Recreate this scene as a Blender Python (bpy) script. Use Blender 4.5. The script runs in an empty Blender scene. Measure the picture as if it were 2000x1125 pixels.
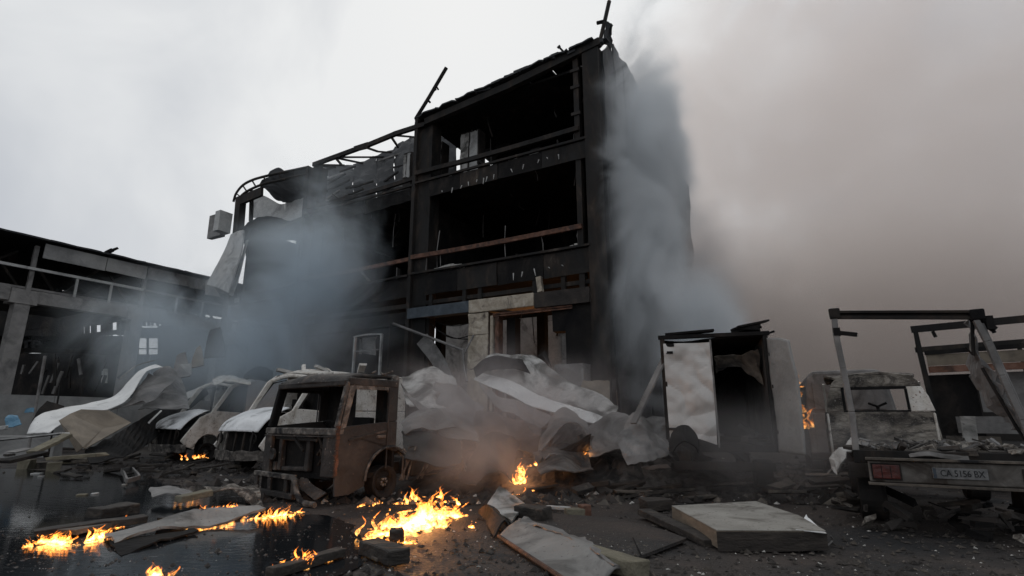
import bpy, bmesh, math, random
from mathutils import Vector, Matrix, noise as mnoise
random.seed(7)
R = math.radians
sc = bpy.context.scene
COL = sc.collection

# ---------------------------------------------------------------- camera
CAM_Z, PITCH, FPX = 1.3, R(13.8), 1050.0
cam = bpy.data.objects.new('camera', bpy.data.cameras.new('camera'))
COL.objects.link(cam)
cam.location = (0, 0, CAM_Z)
cam.rotation_euler = (R(90) + PITCH, 0, 0)
cam.data.sensor_width = 36
cam.data.lens = FPX / 2000 * 36
cam.data.clip_end = 2000
sc.camera = cam

# ---------------------------------------------------------------- world: overcast sky
SUN_EL, SUN_AZ = R(44), R(-6)          # azimuth measured from +Y towards +X
w = bpy.data.worlds.new('World'); sc.world = w; w.use_nodes = True
nt = w.node_tree; nt.nodes.clear()
N = nt.nodes.new; L = nt.links.new
out = N('ShaderNodeOutputWorld')
sky = N('ShaderNodeTexSky'); sky.sky_type = 'NISHITA'; sky.sun_disc = False
sky.sun_elevation = SUN_EL; sky.sun_rotation = SUN_AZ
bg1 = N('ShaderNodeBackground'); bg1.inputs[1].default_value = 0.06; L(sky.outputs[0], bg1.inputs[0])
tc = N('ShaderNodeTexCoord')
nz = N('ShaderNodeTexNoise'); nz.inputs['Scale'].default_value = 2.6; nz.inputs['Detail'].default_value = 5
nz.inputs['Roughness'].default_value = 0.5; nz.inputs['Distortion'].default_value = 0.4
L(tc.outputs['Generated'], nz.inputs['Vector'])
dp = N('ShaderNodeVectorMath'); dp.operation = 'DOT_PRODUCT'
L(tc.outputs['Generated'], dp.inputs[0])
dp.inputs[1].default_value = (math.sin(SUN_AZ)*math.cos(SUN_EL), math.cos(SUN_AZ)*math.cos(SUN_EL), math.sin(SUN_EL))
gl = N('ShaderNodeMapRange'); gl.inputs['From Min'].default_value = 0.55; gl.inputs['From Max'].default_value = 1.0
L(dp.outputs['Value'], gl.inputs['Value'])
mx = N('ShaderNodeMath'); mx.operation = 'MULTIPLY_ADD'; mx.inputs[1].default_value = 1.15
L(nz.outputs['Fac'], mx.inputs[0]); 
sc2 = N('ShaderNodeMath'); sc2.operation = 'MULTIPLY'; sc2.inputs[1].default_value = 0.46
L(gl.outputs[0], sc2.inputs[0]); L(sc2.outputs[0], mx.inputs[2])
rp = N('ShaderNodeValToRGB')
rp.color_ramp.elements[0].position = 0.40; rp.color_ramp.elements[0].color = (0.44, 0.47, 0.525, 1)
rp.color_ramp.elements[1].position = 1.0; rp.color_ramp.elements[1].color = (0.86, 0.87, 0.87, 1)
L(mx.outputs[0], rp.inputs[0])
bg2 = N('ShaderNodeBackground'); bg2.inputs[1].default_value = 1.0; L(rp.outputs[0], bg2.inputs[0])
ms = N('ShaderNodeMixShader'); ms.inputs[0].default_value = 0.93
L(bg1.outputs[0], ms.inputs[1]); L(bg2.outputs[0], ms.inputs[2]); L(ms.outputs[0], out.inputs[0])

# ---------------------------------------------------------------- sun behind the cloud
sd = bpy.data.lights.new('sun', 'SUN'); sd.energy = 0.7; sd.angle = R(25); sd.color = (1, 0.97, 0.92)
so = bpy.data.objects.new('sun', sd); COL.objects.link(so)
so.rotation_euler = (R(90) - SUN_EL, 0, R(180) - SUN_AZ)

# ---------------------------------------------------------------- exposure and renderer
sc.view_settings.view_transform = 'Standard'; sc.view_settings.look = 'None'
sc.view_settings.gamma = 1.0; sc.view_settings.use_curve_mapping = False
sc.view_settings.exposure = 0.0
sc.render.engine = 'CYCLES'
cy = sc.cycles
cy.use_denoising = True
try: cy.denoiser = 'OPENIMAGEDENOISE'
except Exception: pass
cy.max_bounces = 6; cy.diffuse_bounces = 3; cy.glossy_bounces = 3; cy.transparent_max_bounces = 64
cy.volume_bounces = 3; cy.transmission_bounces = 3
cy.sample_clamp_indirect = 4.0
cy.volume_step_rate = 1.0; cy.volume_max_steps = 256
# ---------------------------------------------------------------- measuring: a sight line of the survey camera cut with real planes
_c, _s = math.cos(PITCH), math.sin(PITCH)
def sight(px, py):
    v = 562.5 - py; fw = FPX*_c - v*_s
    return (px - 1000)/fw, (FPX*_s + v*_c)/fw
def D(px, py, y):                       # the point at distance y
    a, b = sight(px, py); return Vector((a*y, y, CAM_Z + b*y))
def G(px, py, z=0.0):                   # the point on the ground (or at height z)
    a, b = sight(px, py); y = (z - CAM_Z)/b; return Vector((a*y, y, z))
# the burnt hall: corner C, its front runs along A, its flank along B
CX, CY = 3.1, 17.06
AX = Vector((-.871, .491, 0)); BX = Vector((.491, .871, 0)); UP = Vector((0, 0, 1))
def W(u, z, w=0.0): return Vector((CX, CY, 0)) + AX*u + BX*w + UP*z
def FU(px, py, w=0.0):
    a, b = sight(px, py); cx, cyy = CX + w*BX.x, CY + w*BX.y
    u = (a*cyy - cx)/(AX.x - a*AX.y); return u, CAM_Z + b*(cyy + u*AX.y)
def FP(px, py, w=0.0):
    u, z = FU(px, py, w); return W(u, z, w)

# ---------------------------------------------------------------- mesh builder
class MB:
    def __init__(s): s.v = []; s.f = []
    def add(s, vs, fs):
        o = len(s.v); s.v += [Vector(x) for x in vs]; s.f += [tuple(i + o for i in f) for f in fs]; return s
    def hexa(s, p):                     # p: 4 bottom + 4 top
        return s.add(p, [(3,2,1,0),(4,5,6,7),(0,1,5,4),(1,2,6,5),(2,3,7,6),(3,0,4,7)])
    def box(s, x0, x1, y0, y1, z0, z1):
        return s.hexa([(x0,y0,z0),(x1,y0,z0),(x1,y1,z0),(x0,y1,z0),(x0,y0,z1),(x1,y0,z1),(x1,y1,z1),(x0,y1,z1)])
    def wbox(s, u0, u1, z0, z1, w0, w1):    # box in the hall's own directions
        return s.hexa([W(u0,z0,w0),W(u0,z0,w1),W(u1,z0,w1),W(u1,z0,w0),W(u0,z1,w0),W(u0,z1,w1),W(u1,z1,w1),W(u1,z1,w0)])
    def beam(s, a, b, wd=.08, ht=None, up=UP):
        a, b = Vector(a), Vector(b); ht = ht or wd
        d = (b - a).normalized(); x = d.cross(up)
        if x.length < 1e-4: x = d.cross(Vector((1, 0, 0)))
        x.normalize(); y = x.cross(d)
        x *= wd/2; y *= ht/2
        return s.hexa([a-x-y, a+x-y, a+x+y, a-x+y, b-x-y, b+x-y, b+x+y, b-x+y])
    def chan(s, a, b, wd=.12, ht=.2, t=.02, up=UP):   # I-section
        a, b = Vector(a), Vector(b); d = (b-a).normalized(); x = d.cross(up)
        if x.length < 1e-4: x = d.cross(Vector((1, 0, 0)))
        x.normalize(); y = x.cross(d)
        s.beam(a + y*(ht/2), b + y*(ht/2), wd, t, up); s.beam(a - y*(ht/2), b - y*(ht/2), wd, t, up)
        return s.beam(a, b, t, ht - t*2.2, up)
    def prism(s, pts, ex):              # flat outline pushed along ex
        n = len(pts); ex = Vector(ex); pts = [Vector(p) for p in pts]
        return s.add(pts + [p + ex for p in pts],
                     [tuple(range(n-1, -1, -1)), tuple(range(n, 2*n))] + [(i, (i+1) % n, n + (i+1) % n, n + i) for i in range(n)])
    def tube(s, pts, r, n=8, close=True):
        pts = [Vector(p) for p in pts]; rs = r if isinstance(r, (list, tuple)) else [r]*len(pts)
        vs = []; fs = []
        for i, p in enumerate(pts):
            d = (pts[min(i+1, len(pts)-1)] - pts[max(i-1, 0)]).normalized()
            x = d.cross(UP)
            if x.length < 1e-3: x = d.cross(Vector((1, 0, 0)))
            x.normalize(); y = x.cross(d)
            for k in range(n):
                t = 2*math.pi*k/n; vs.append(p + (x*math.cos(t) + y*math.sin(t))*rs[i])
        for i in range(len(pts)-1):
            for k in range(n):
                a = i*n + k; b = i*n + (k+1) % n; fs.append((a, b, b+n, a+n))
        if close: fs += [tuple(range(n-1, -1, -1)), tuple((len(pts)-1)*n + k for k in range(n))]
        return s.add(vs, fs)
    def disc(s, c, ax, prof, n=24):     # lathe: prof = [(radius, along)]
        c, ax = Vector(c), Vector(ax).normalized(); x = ax.cross(UP)
        if x.length < 1e-3: x = ax.cross(Vector((1, 0, 0)))
        x.normalize(); y = x.cross(ax); vs = []; fs = []
        for r, t in prof:
            for k in range(n):
                q = 2*math.pi*k/n; vs.append(c + ax*t + (x*math.cos(q) + y*math.sin(q))*r)
        for i in range(len(prof)-1):
            for k in range(n):
                a = i*n + k; b = i*n + (k+1) % n; fs.append((a, b, b+n, a+n))
        return s.add(vs, fs)
    def jitter(s, amp, fr=3.0):
        for v in s.v: v += mnoise.noise_vector(v*fr)*amp
        return s
    def build(s, name, mat, parent=None, local=False, smooth=False, bevel=0, solid=0, seg=2):
        me = bpy.data.meshes.new(name)
        off = Vector((0, 0, 0))
        if parent is not None and not local:
            q = parent
            while q is not None: off += q.location; q = q.parent
        me.from_pydata([tuple(v - off) for v in s.v], [], s.f); me.update()
        bm = bmesh.new(); bm.from_mesh(me); bmesh.ops.recalc_face_normals(bm, faces=bm.faces); bm.to_mesh(me); bm.free()
        if smooth:
            for p in me.polygons: p.use_smooth = True
        o = bpy.data.objects.new(name, me); COL.objects.link(o)
        if mat is not None: me.materials.append(mat)
        if parent is not None: o.parent = parent
        if solid:
            m = o.modifiers.new('thick', 'SOLIDIFY'); m.thickness = solid; m.offset = 0
        if bevel:
            m = o.modifiers.new('bevel', 'BEVEL'); m.width = bevel; m.segments = seg; m.limit_method = 'ANGLE'; m.angle_limit = R(40)
        return o

def empty(name, loc, rz=0):
    o = bpy.data.objects.new(name, None); COL.objects.link(o); o.location = loc; o.rotation_euler = (0, 0, rz); o.empty_display_size = .2; return o
def tag(o, label=None, cat=None, group=None, kind=None):
    if label: o['label'] = label
    if cat: o['category'] = cat
    if group: o['group'] = group
    if kind: o['kind'] = kind
    return o
def copy_tree(o, parent=None):
    c = o.copy(); COL.objects.link(c); c.parent = parent
    for ch in list(o.children): copy_tree(ch, c)
    return c
def spline(ps, n):                      # Catmull-Rom through points
    ps = [Vector(p) for p in ps]; out = []
    m = len(ps) - 1
    for i in range(n + 1):
        t = i/n*m; k = min(int(t), m - 1); t -= k
        p0, p1, p2, p3 = ps[max(k-1, 0)], ps[k], ps[k+1], ps[min(k+2, m)]
        out.append(.5*((2*p1) + (p2-p0)*t + (2*p0-5*p1+4*p2-p3)*t*t + (3*p1-p0-3*p2+p3)*t**3))
    return out
def tri(x): return 2*abs(x - math.floor(x + .5))
def loft(rows, nu=16, nv=12, amp=.03, fr=1.5, seed=0, rag=0.0, wrinkle=0.0, crease=0.0):
    """a bent sheet through rows of points; noise crumples it, rag tears its rim"""
    cols = [spline(r, nu) for r in rows]
    grid = [spline([c[i] for c in cols], nv) if len(cols) > 1 else None for i in range(nu + 1)]
    m = MB(); vs = []
    off = Vector((seed*7.3, seed*3.1, seed*1.7))
    rr = random.Random(int(seed*13) + 5); folds = [(Vector((rr.uniform(-1,1), rr.uniform(-1,1), rr.uniform(-1,1))).normalized()*rr.uniform(.5, 1.7), rr.random(), rr.uniform(.4, 1)) for _ in range(5)]
    for i in range(nu + 1):
        for j in range(nv + 1):
            p = grid[i][j]
            a = grid[min(i+1, nu)][j] - grid[max(i-1, 0)][j]; b = grid[i][min(j+1, nv)] - grid[i][max(j-1, 0)]
            n = a.cross(b); n = n.normalized() if n.length > 1e-9 else UP
            q = p*fr + off
            d = mnoise.noise(q)*amp + abs(mnoise.noise(q*2.3))*amp*.6
            if wrinkle: d += (abs(mnoise.noise(q*1.3 + Vector((5, 5, 5)))) - .25)*wrinkle*2 + mnoise.noise(q*4)*wrinkle*.35
            if crease:
                for q_, (dv, ph, am) in enumerate(folds): d += crease*am*(tri(p.dot(dv) + ph + .25*mnoise.noise(p*.9 + off)) - .5)*max(0, .35 + 1.3*mnoise.noise(p*.8 + off*(q_ + 2)))
            p = p + n*d
            if rag and (i in (0, nu) or j in (0, nv)): p = p + mnoise.noise_vector(q*5)*rag
            vs.append(p)
    fs = [(i*(nv+1)+j, (i+1)*(nv+1)+j, (i+1)*(nv+1)+j+1, i*(nv+1)+j+1) for i in range(nu) for j in range(nv)]
    return m.add(vs, fs)

# ---------------------------------------------------------------- procedural materials
MATS = {}
def mat(name, stops, scale=2.0, detail=8, rough=.75, metal=0.0, bump=.25, bscale=14, soot=None, sscale=.9, spos=(.5, .62), distort=.6,
        rough2=None, stretch=None, spec=.4, coords='world', fine=None):
    m = bpy.data.materials.new(name); m.use_nodes = True
    t = m.node_tree; t.nodes.clear(); n = t.nodes.new; l = t.links.new
    o = n('ShaderNodeOutputMaterial'); b = n('ShaderNodeBsdfPrincipled'); l(b.outputs[0], o.inputs[0])
    if coords == 'world': g = n('ShaderNodeNewGeometry'); co = g.outputs['Position']
    else: g = n('ShaderNodeTexCoord'); co = g.outputs['Object']
    if stretch:
        mp = n('ShaderNodeMapping'); mp.inputs['Scale'].default_value = stretch; l(co, mp.inputs[0]); co = mp.outputs[0]
    a = n('ShaderNodeTexNoise'); a.inputs['Scale'].default_value = scale; a.inputs['Detail'].default_value = detail
    a.inputs['Roughness'].default_value = .6; a.inputs['Distortion'].default_value = distort; l(co, a.inputs['Vector'])
    r = n('ShaderNodeValToRGB'); el = r.color_ramp.elements
    while len(el) < len(stops): el.new(.5)
    for e, (p, c) in zip(el, stops): e.position = p; e.color = (*c, 1)
    l(a.outputs['Fac'], r.inputs[0]); col = r.outputs[0]
    if soot:
        a2 = n('ShaderNodeTexNoise'); a2.inputs['Scale'].default_value = sscale; a2.inputs['Detail'].default_value = 7; a2.inputs['Distortion'].default_value = .9
        a2.inputs['Roughness'].default_value = .62; l(co, a2.inputs['Vector'])
        r2 = n('ShaderNodeValToRGB'); r2.color_ramp.elements[0].position = spos[0]; r2.color_ramp.elements[1].position = spos[1]
        l(a2.outputs['Fac'], r2.inputs[0])
        mxx = n('ShaderNodeMix'); mxx.data_type = 'RGBA'; l(r2.outputs[0], mxx.inputs[0]); l(col, mxx.inputs[6]); mxx.inputs[7].default_value = (*soot, 1)
        col = mxx.outputs[2]
    if fine:
        a3 = n('ShaderNodeTexNoise'); a3.inputs['Scale'].default_value = fine[0]; a3.inputs['Detail'].default_value = 3; l(co, a3.inputs['Vector'])
        r3 = n('ShaderNodeValToRGB'); r3.color_ramp.elements[0].position = fine[1]; r3.color_ramp.elements[1].position = fine[1] + .05
        l(a3.outputs['Fac'], r3.inputs[0])
        mx3 = n('ShaderNodeMix'); mx3.data_type = 'RGBA'; l(r3.outputs[0], mx3.inputs[0]); l(col, mx3.inputs[6]); mx3.inputs[7].default_value = (*fine[2], 1)
        col = mx3.outputs[2]
    l(col, b.inputs['Base Color'])
    b.inputs['Metallic'].default_value = metal; b.inputs['Specular IOR Level'].default_value = spec
    if rough2 is None: b.inputs['Roughness'].default_value = rough
    else:
        mr = n('ShaderNodeMapRange'); mr.inputs['From Min'].default_value = .35; mr.inputs['From Max'].default_value = .65
        mr.inputs['To Min'].default_value = rough; mr.inputs['To Max'].default_value = rough2
        l(a.outputs['Fac'], mr.inputs['Value']); l(mr.outputs[0], b.inputs['Roughness'])
    if bump:
        bn = n('ShaderNodeTexNoise'); bn.inputs['Scale'].default_value = bscale; bn.inputs['Detail'].default_value = 6; l(co, bn.inputs['Vector'])
        bb = n('ShaderNodeBump'); bb.inputs['Strength'].default_value = bump; bb.inputs['Distance'].default_value = .05
        l(bn.outputs['Fac'], bb.inputs['Height']); l(bb.outputs[0], b.inputs['Normal'])
    MATS[name] = m
    return m

SOOT = (.012, .012, .013)
M_soot = mat('soot', [(.3, (.007,.007,.008)), (.55, (.016,.015,.0145)), (.68, (.036,.030,.026)), (.8, (.085,.075,.067))], scale=1.4, detail=10, rough=.9, bump=.4, spec=.15, stretch=(1, 1, .6))
M_soot_brown = mat('soot_brown', [(.3, (.012,.011,.010)), (.55, (.030,.025,.022)), (.75, (.060,.045,.036))], scale=1.5, rough=.85)
M_steel = mat('burnt_steel', [(.3, (.008,.008,.008)), (.5, (.022,.019,.017)), (.62, (.048,.037,.030)), (.74, (.105,.090,.077))], scale=2.6, stretch=(1, 1, .35), detail=10, rough=.65, rough2=.9, soot=(.008,.008,.008), sscale=.7, spos=(.45,.65), spec=.25)
M_rust = mat('rusty_steel', [(.3, (.035,.022,.017)), (.5, (.11,.050,.030)), (.68, (.19,.10,.07))], scale=4, rough=.8, soot=SOOT, sscale=1.5, spos=(.5,.68))
M_roofsheet = mat('burnt_roof_sheet', [(.3, (.011,.012,.014)), (.55, (.026,.028,.031)), (.75, (.055,.054,.052))], scale=1.8, rough=.55, rough2=.8)
M_concrete = mat('sooty_concrete', [(.3, (.16,.155,.15)), (.55, (.24,.23,.22)), (.75, (.31,.30,.28))], scale=2, rough=.9, soot=(.05,.05,.05), sscale=.8, spos=(.5,.72))
M_paleconc = mat('pale_concrete', [(.3, (.25,.25,.245)), (.7, (.36,.355,.34))], scale=1.2, rough=.9, soot=(.13,.13,.13), sscale=.7, spos=(.45,.75))
M_beige = mat('beige_cladding', [(.3, (.26,.22,.17)), (.55, (.40,.35,.28)), (.75, (.50,.45,.38))], scale=4, rough=.85, soot=(.05,.04,.035), sscale=1.6, spos=(.55,.75))
M_panel = mat('pale_panel', [(.3, (.30,.30,.295)), (.55, (.43,.43,.415)), (.8, (.52,.51,.49))], scale=2.2, rough=.45, rough2=.65, soot=(.075,.07,.065), sscale=1.1, spos=(.5,.74), bump=.15, bscale=9, fine=(22, .66, (.10,.09,.08)))
M_panelgrey = mat('grey_panel', [(.3, (.10,.097,.094)), (.55, (.18,.172,.165)), (.8, (.30,.29,.275))], scale=1.8, rough=.55, soot=(.05,.045,.04), sscale=1.1, spos=(.5,.7), bump=.2)
M_panelbrown = mat('brown_sheet', [(.3, (.10,.080,.058)), (.55, (.17,.14,.105)), (.8, (.24,.20,.15))], scale=2.2, rough=.7, soot=(.035,.03,.026), sscale=1.2, spos=(.55,.78), bump=.15)
M_paledirty = mat('pale_dirty_metal', [(.3, (.25,.24,.225)), (.6, (.42,.41,.39)), (.8, (.54,.53,.50))], scale=3, rough=.5, soot=(.07,.068,.06), sscale=1.3, spos=(.46,.6), bump=.2, fine=(38, .66, (.06,.055,.05)))
M_alu = mat('scorched_aluminium', [(.3, (.46,.445,.42)), (.6, (.60,.585,.56)), (.8, (.70,.685,.66))], scale=2, rough=.5, rough2=.68, metal=.25, bump=.08, bscale=5, soot=(.36,.34,.31), sscale=1.3, spos=(.6,.85))
M_ash = mat('ash_body', [(.3, (.34,.30,.25)), (.44, (.58,.54,.48)), (.6, (.70,.67,.62)), (.8, (.78,.76,.72))], scale=3.5, rough=.8, soot=(.07,.05,.04), sscale=3.2, spos=(.58,.70), bump=.3, fine=(30, .64, (.14,.07,.04)))
M_white = mat('scorched_white', [(.3, (.60,.61,.61)), (.6, (.80,.81,.81)), (.8, (.84,.85,.85))], scale=2.5, rough=.5, soot=(.05,.048,.045), sscale=1.1, spos=(.53,.68), bump=.1, fine=(34, .68, (.05,.045,.04)))
M_cab = mat('burnt_cab', [(.3, (.018,.017,.016)), (.5, (.042,.037,.034)), (.64, (.095,.075,.062)), (.8, (.25,.22,.185))], scale=3, rough=.75, soot=(.022,.020,.019), sscale=1.8, spos=(.47,.6), bump=.35, fine=(26, .68, (.30,.27,.235)))
M_cabrust = mat('rusted_cab_side', [(.3, (.018,.018,.018)), (.5, (.036,.034,.033)), (.66, (.058,.051,.047)), (.82, (.17,.155,.14))], scale=2.6, rough=.6, rough2=.85, soot=(.022,.019,.018), sscale=1.5, spos=(.44,.62), bump=.3, fine=(17, .70, (.13,.075,.05)))
M_cabpale = mat('ashen_trim', [(.3, (.035,.032,.030)), (.5, (.11,.10,.09)), (.66, (.27,.245,.215)), (.8, (.38,.36,.325))], scale=6, rough=.85, bump=.5, soot=SOOT, sscale=2.6, spos=(.52,.64))
M_foam = mat('yellow_foam', [(.3, (.11,.10,.075)), (.55, (.19,.172,.125)), (.8, (.26,.24,.18))], scale=3, rough=.95, soot=(.05,.042,.03), sscale=1.4, spos=(.55,.75), bump=.5, bscale=30)
M_slabtop = mat('panel_facing', [(.3, (.20,.188,.165)), (.55, (.28,.265,.235)), (.8, (.35,.335,.30))], scale=2.2, rough=.8, soot=(.085,.072,.058), sscale=1.9, spos=(.52,.72), bump=.2, fine=(24, .64, (.10,.08,.06)))
M_slabside = mat('panel_core', [(.3, (.13,.10,.075)), (.6, (.23,.185,.135)), (.8, (.31,.25,.18))], scale=3, rough=.95, bump=.5, bscale=40, stretch=(1, 1, 3))
M_darkedge = mat('shaded_scorched_core', [(.3, (.020,.017,.015)), (.6, (.048,.040,.034)), (.8, (.085,.07,.058))], scale=4, rough=.9, bump=.4, stretch=(1, 1, 3))  # scorched boards and block; also shade painted on the insulation panel's front
M_char = mat('charred_wood', [(.3, (.014,.012,.011)), (.55, (.040,.034,.029)), (.78, (.11,.09,.07))], scale=5, rough=.85, bump=.5, stretch=(1, 1, 2))
M_board = mat('sooty_board', [(.3, (.05,.044,.038)), (.55, (.115,.098,.08)), (.8, (.20,.175,.145))], scale=3.5, rough=.85, soot=SOOT, sscale=2, spos=(.48,.64), bump=.35)
M_bright = mat('bright_sheet', [(.3, (.55,.55,.54)), (.55, (.72,.72,.70)), (.8, (.80,.79,.77))], scale=1.6, rough=.4, rough2=.6, soot=(.11,.105,.095), sscale=1.3, spos=(.58,.8), bump=.1, bscale=8, fine=(20, .68, (.16,.15,.13)))
M_mottle = mat('mottled_ash', [(.36, (.035,.030,.027)), (.46, (.10,.085,.07)), (.55, (.24,.215,.185)), (.7, (.38,.355,.315))], scale=9, detail=12, rough=.85, soot=(.04,.034,.03), sscale=3, spos=(.5,.6), bump=.5, fine=(40, .62, (.05,.04,.035)))
M_skin = mat('sooty_skin', [(.3, (.12,.118,.112)), (.55, (.20,.195,.185)), (.8, (.28,.275,.26))], scale=2, rough=.45, rough2=.7, soot=(.05,.047,.043), sscale=1.6, spos=(.5,.68), bump=.15, fine=(24, .66, (.06,.055,.05)))
M_doorgrey = mat('smoked_grey_door', [(.3, (.22,.215,.205)), (.55, (.31,.30,.285)), (.8, (.38,.37,.35))], scale=1.6, rough=.6, soot=(.10,.095,.09), sscale=1.0, spos=(.58,.8), fine=(9, .70, (.06,.05,.045)))
M_heap = mat('heap_ash', [(.3, (.03,.027,.025)), (.5, (.075,.066,.06)), (.66, (.13,.118,.108)), (.8, (.2,.185,.17))], scale=2.4, rough=.85, soot=(.018,.016,.015), sscale=1.3, spos=(.48,.62), bump=.5, bscale=9)
M_cabash = mat('smoked_ash', [(.34, (.06,.052,.046)), (.48, (.17,.15,.125)), (.6, (.30,.27,.23)), (.8, (.40,.37,.33))], scale=2.6, detail=12, rough=.85, soot=(.035,.03,.027), sscale=1.7, spos=(.47,.6), bump=.5, stretch=(1, 1, 1.8), fine=(55, .64, (.42,.40,.36)))
M_blue = mat('blue_plastic', [(.3, (.06,.16,.25)), (.7, (.12,.26,.37))], scale=3, rough=.5)
M_red = mat('tail_lamp_red', [(.3, (.035,.012,.010)), (.7, (.11,.024,.018))], scale=12, rough=.35)
M_plate = mat('number_plate', [(.3, (.09,.09,.09)), (.7, (.21,.213,.21))], scale=9, rough=.5)
M_ink = mat('plate_ink', [(.3, (.01,.01,.012)), (.7, (.02,.02,.022))], scale=5, bump=0)
M_whitebits = mat('pale_ash_flakes', [(.3, (.25,.24,.22)), (.7, (.55,.53,.49))], scale=7, rough=.9)
M_bluesteel = mat('blue_grey_steel', [(.3, (.030,.040,.052)), (.55, (.055,.070,.085)), (.8, (.10,.115,.125))], scale=2.5, rough=.65)
# ---------------------------------------------------------------- ground
M_asphalt = mat('asphalt', [(.32, (.018,.0145,.0125)), (.5, (.038,.030,.0255)), (.68, (.072,.056,.047))], scale=1.3, detail=12, rough=.62, rough2=.95, bump=.7, bscale=26,
                soot=(.012,.012,.013), sscale=.45, spos=(.46,.62), fine=(70, .66, (.11,.095,.083)))
m = MB()
vs = []; fs = []
xs = [-400,-150,-60,-30] + [-20 + i*.5 for i in range(81)] + [30,60,150,400]
ys = [-60,-20,-6] + [i*.5 for i in range(0, 60)] + [36, 50, 90, 200, 500]
PUD = [G(*p) for p in [(-300,905),(0,915),(130,920),(260,925),(330,945),(420,948),(470,962),(500,985),(560,1005),(640,1010),(690,1028),(705,1060),(700,1100),(640,1140),(560,1200),(300,1260),(-300,1260)]]
def inpoly(x, y, P):
    c = False; j = len(P) - 1
    for i in range(len(P)):
        if (P[i].y > y) != (P[j].y > y) and x < (P[j].x - P[i].x)*(y - P[i].y)/(P[j].y - P[i].y) + P[i].x: c = not c
        j = i
    return c
for y in ys:
    for x in xs:
        z = 0
        if -21 < x < 21 and -1 < y < 30: z = mnoise.noise(Vector((x*.5, y*.5, 0)))*.025 - .01
        vs.append((x, y, min(z, 0)))
nx = len(xs)
for j in range(len(ys)-1):
    for i in range(nx-1):
        a = j*nx + i; fs.append((a, a+1, a+nx+1, a+nx))
tag(m.add(vs, fs).build('ground', M_asphalt, smooth=True), kind='structure')

# standing water with drowned grit and ash floating in it
wm = bpy.data.materials.new('dirty_water'); wm.use_nodes = True
t = wm.node_tree; b = t.nodes['Principled BSDF']; n = t.nodes.new; l = t.links.new
g = n('ShaderNodeNewGeometry')
a = n('ShaderNodeTexNoise'); a.inputs['Scale'].default_value = 2.2; a.inputs['Detail'].default_value = 9; a.inputs['Distortion'].default_value = 1.5; a.inputs['Roughness'].default_value = .65
mp = n('ShaderNodeMapping'); mp.inputs['Scale'].default_value = (1, 2.2, 1); l(g.outputs['Position'], mp.inputs[0]); l(mp.outputs[0], a.inputs[0])
r = n('ShaderNodeValToRGB'); r.color_ramp.elements[0].position = .58; r.color_ramp.elements[0].color = (.010,.012,.014,1)
r.color_ramp.elements[1].position = .74; r.color_ramp.elements[1].color = (.035,.033,.03,1); l(a.outputs[0], r.inputs[0]); l(r.outputs[0], b.inputs['Base Color'])
mr = n('ShaderNodeMapRange'); mr.inputs['From Min'].default_value = .58; mr.inputs['From Max'].default_value = .74
mr.inputs['To Min'].default_value = .06; mr.inputs['To Max'].default_value = .5; l(a.outputs[0], mr.inputs[0]); l(mr.outputs[0], b.inputs['Roughness'])
bn = n('ShaderNodeTexNoise'); bn.inputs['Scale'].default_value = 6; bn.inputs['Detail'].default_value = 5; l(mp.outputs[0], bn.inputs[0])
bp = n('ShaderNodeBump'); bp.inputs['Strength'].default_value = .10; bp.inputs['Distance'].default_value = .02; l(bn.outputs[0], bp.inputs['Height']); l(bp.outputs[0], b.inputs['Normal'])
b.inputs['IOR'].default_value = 1.33
P2 = spline(PUD + [PUD[0]], 120)
P2 = [p + mnoise.noise_vector(p*1.7)*.16 + mnoise.noise_vector(p*5)*.05 for p in P2[:-1]]
m = MB(); m.add([(p.x, p.y, .004) for p in P2], [tuple(range(len(P2)))])
tag(m.build('puddle', wm), kind='structure')
# ---------------------------------------------------------------- the burnt hall
hall = tag(empty('burnt_hall', W(0, 0, 0)), 'tall burnt-out hall with bare black steel floors, open front and smoking flank', 'building')
def hb(name, mt, parent=hall, **k):
    m = MB(); m._b = lambda: m.build(name, mt, parent, **k); return m
def hpart(name, mt, boxes, parent=hall, jit=0, **k):
    m = MB()
    for q in boxes: m.wbox(*q)
    if jit: m.jitter(jit)
    return m.build(name, mt, parent, **k)

# columns
c1 = hpart('column', M_soot, [(0, .5, 0, 14.75, 0, .5)]); 
hpart('flange', M_steel, [(-.06, .56, 0, 14.8, -.06, 0)], c1)
c2 = hpart('column', M_steel, [(.78, .98, 0, 14.6, .05, .35)])
for z in (13.9, 13.2, 12.1): hpart('bracket', M_soot_brown, [(.72, 1.08, z, z+.12, 0, .05)], c2)
c3 = hpart('column', M_steel, [(7.55, 8.25, 0, 13.9, .12, .75)])
hpart('flange', M_steel, [(8.25, 8.42, 0, 14.2, -.05, .35), (8.3, 8.37, 0, 14.1, .35, .8)], c3)
c4 = hpart('column', M_steel, [(14.55, 15.2, 0, 13.5, .12, .7)])
hpart('flange', M_steel, [(15.2, 15.32, 0, 13.6, 0, .4)], c4)
m = MB(); m.beam(W(20.6, 0, .3), W(20.7, 11.0, .3), .45, .4, BX); m.beam(W(20.7, 11.0, .3), W(20.85, 13.2, .3), .42, .38, BX); m.build('column', M_steel, hall)
for u in (2.9, 5.5, 11.5, 17.8):
    hpart('inner_column', M_soot, [(u-.2, u+.2, 0, 10.3, 6.2, 6.6)])
m = MB(); m.beam(FP(490, 432, .6), FP(492, 372, .6), .16, .16, BX); m.build('post', M_steel, hall)

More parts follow.
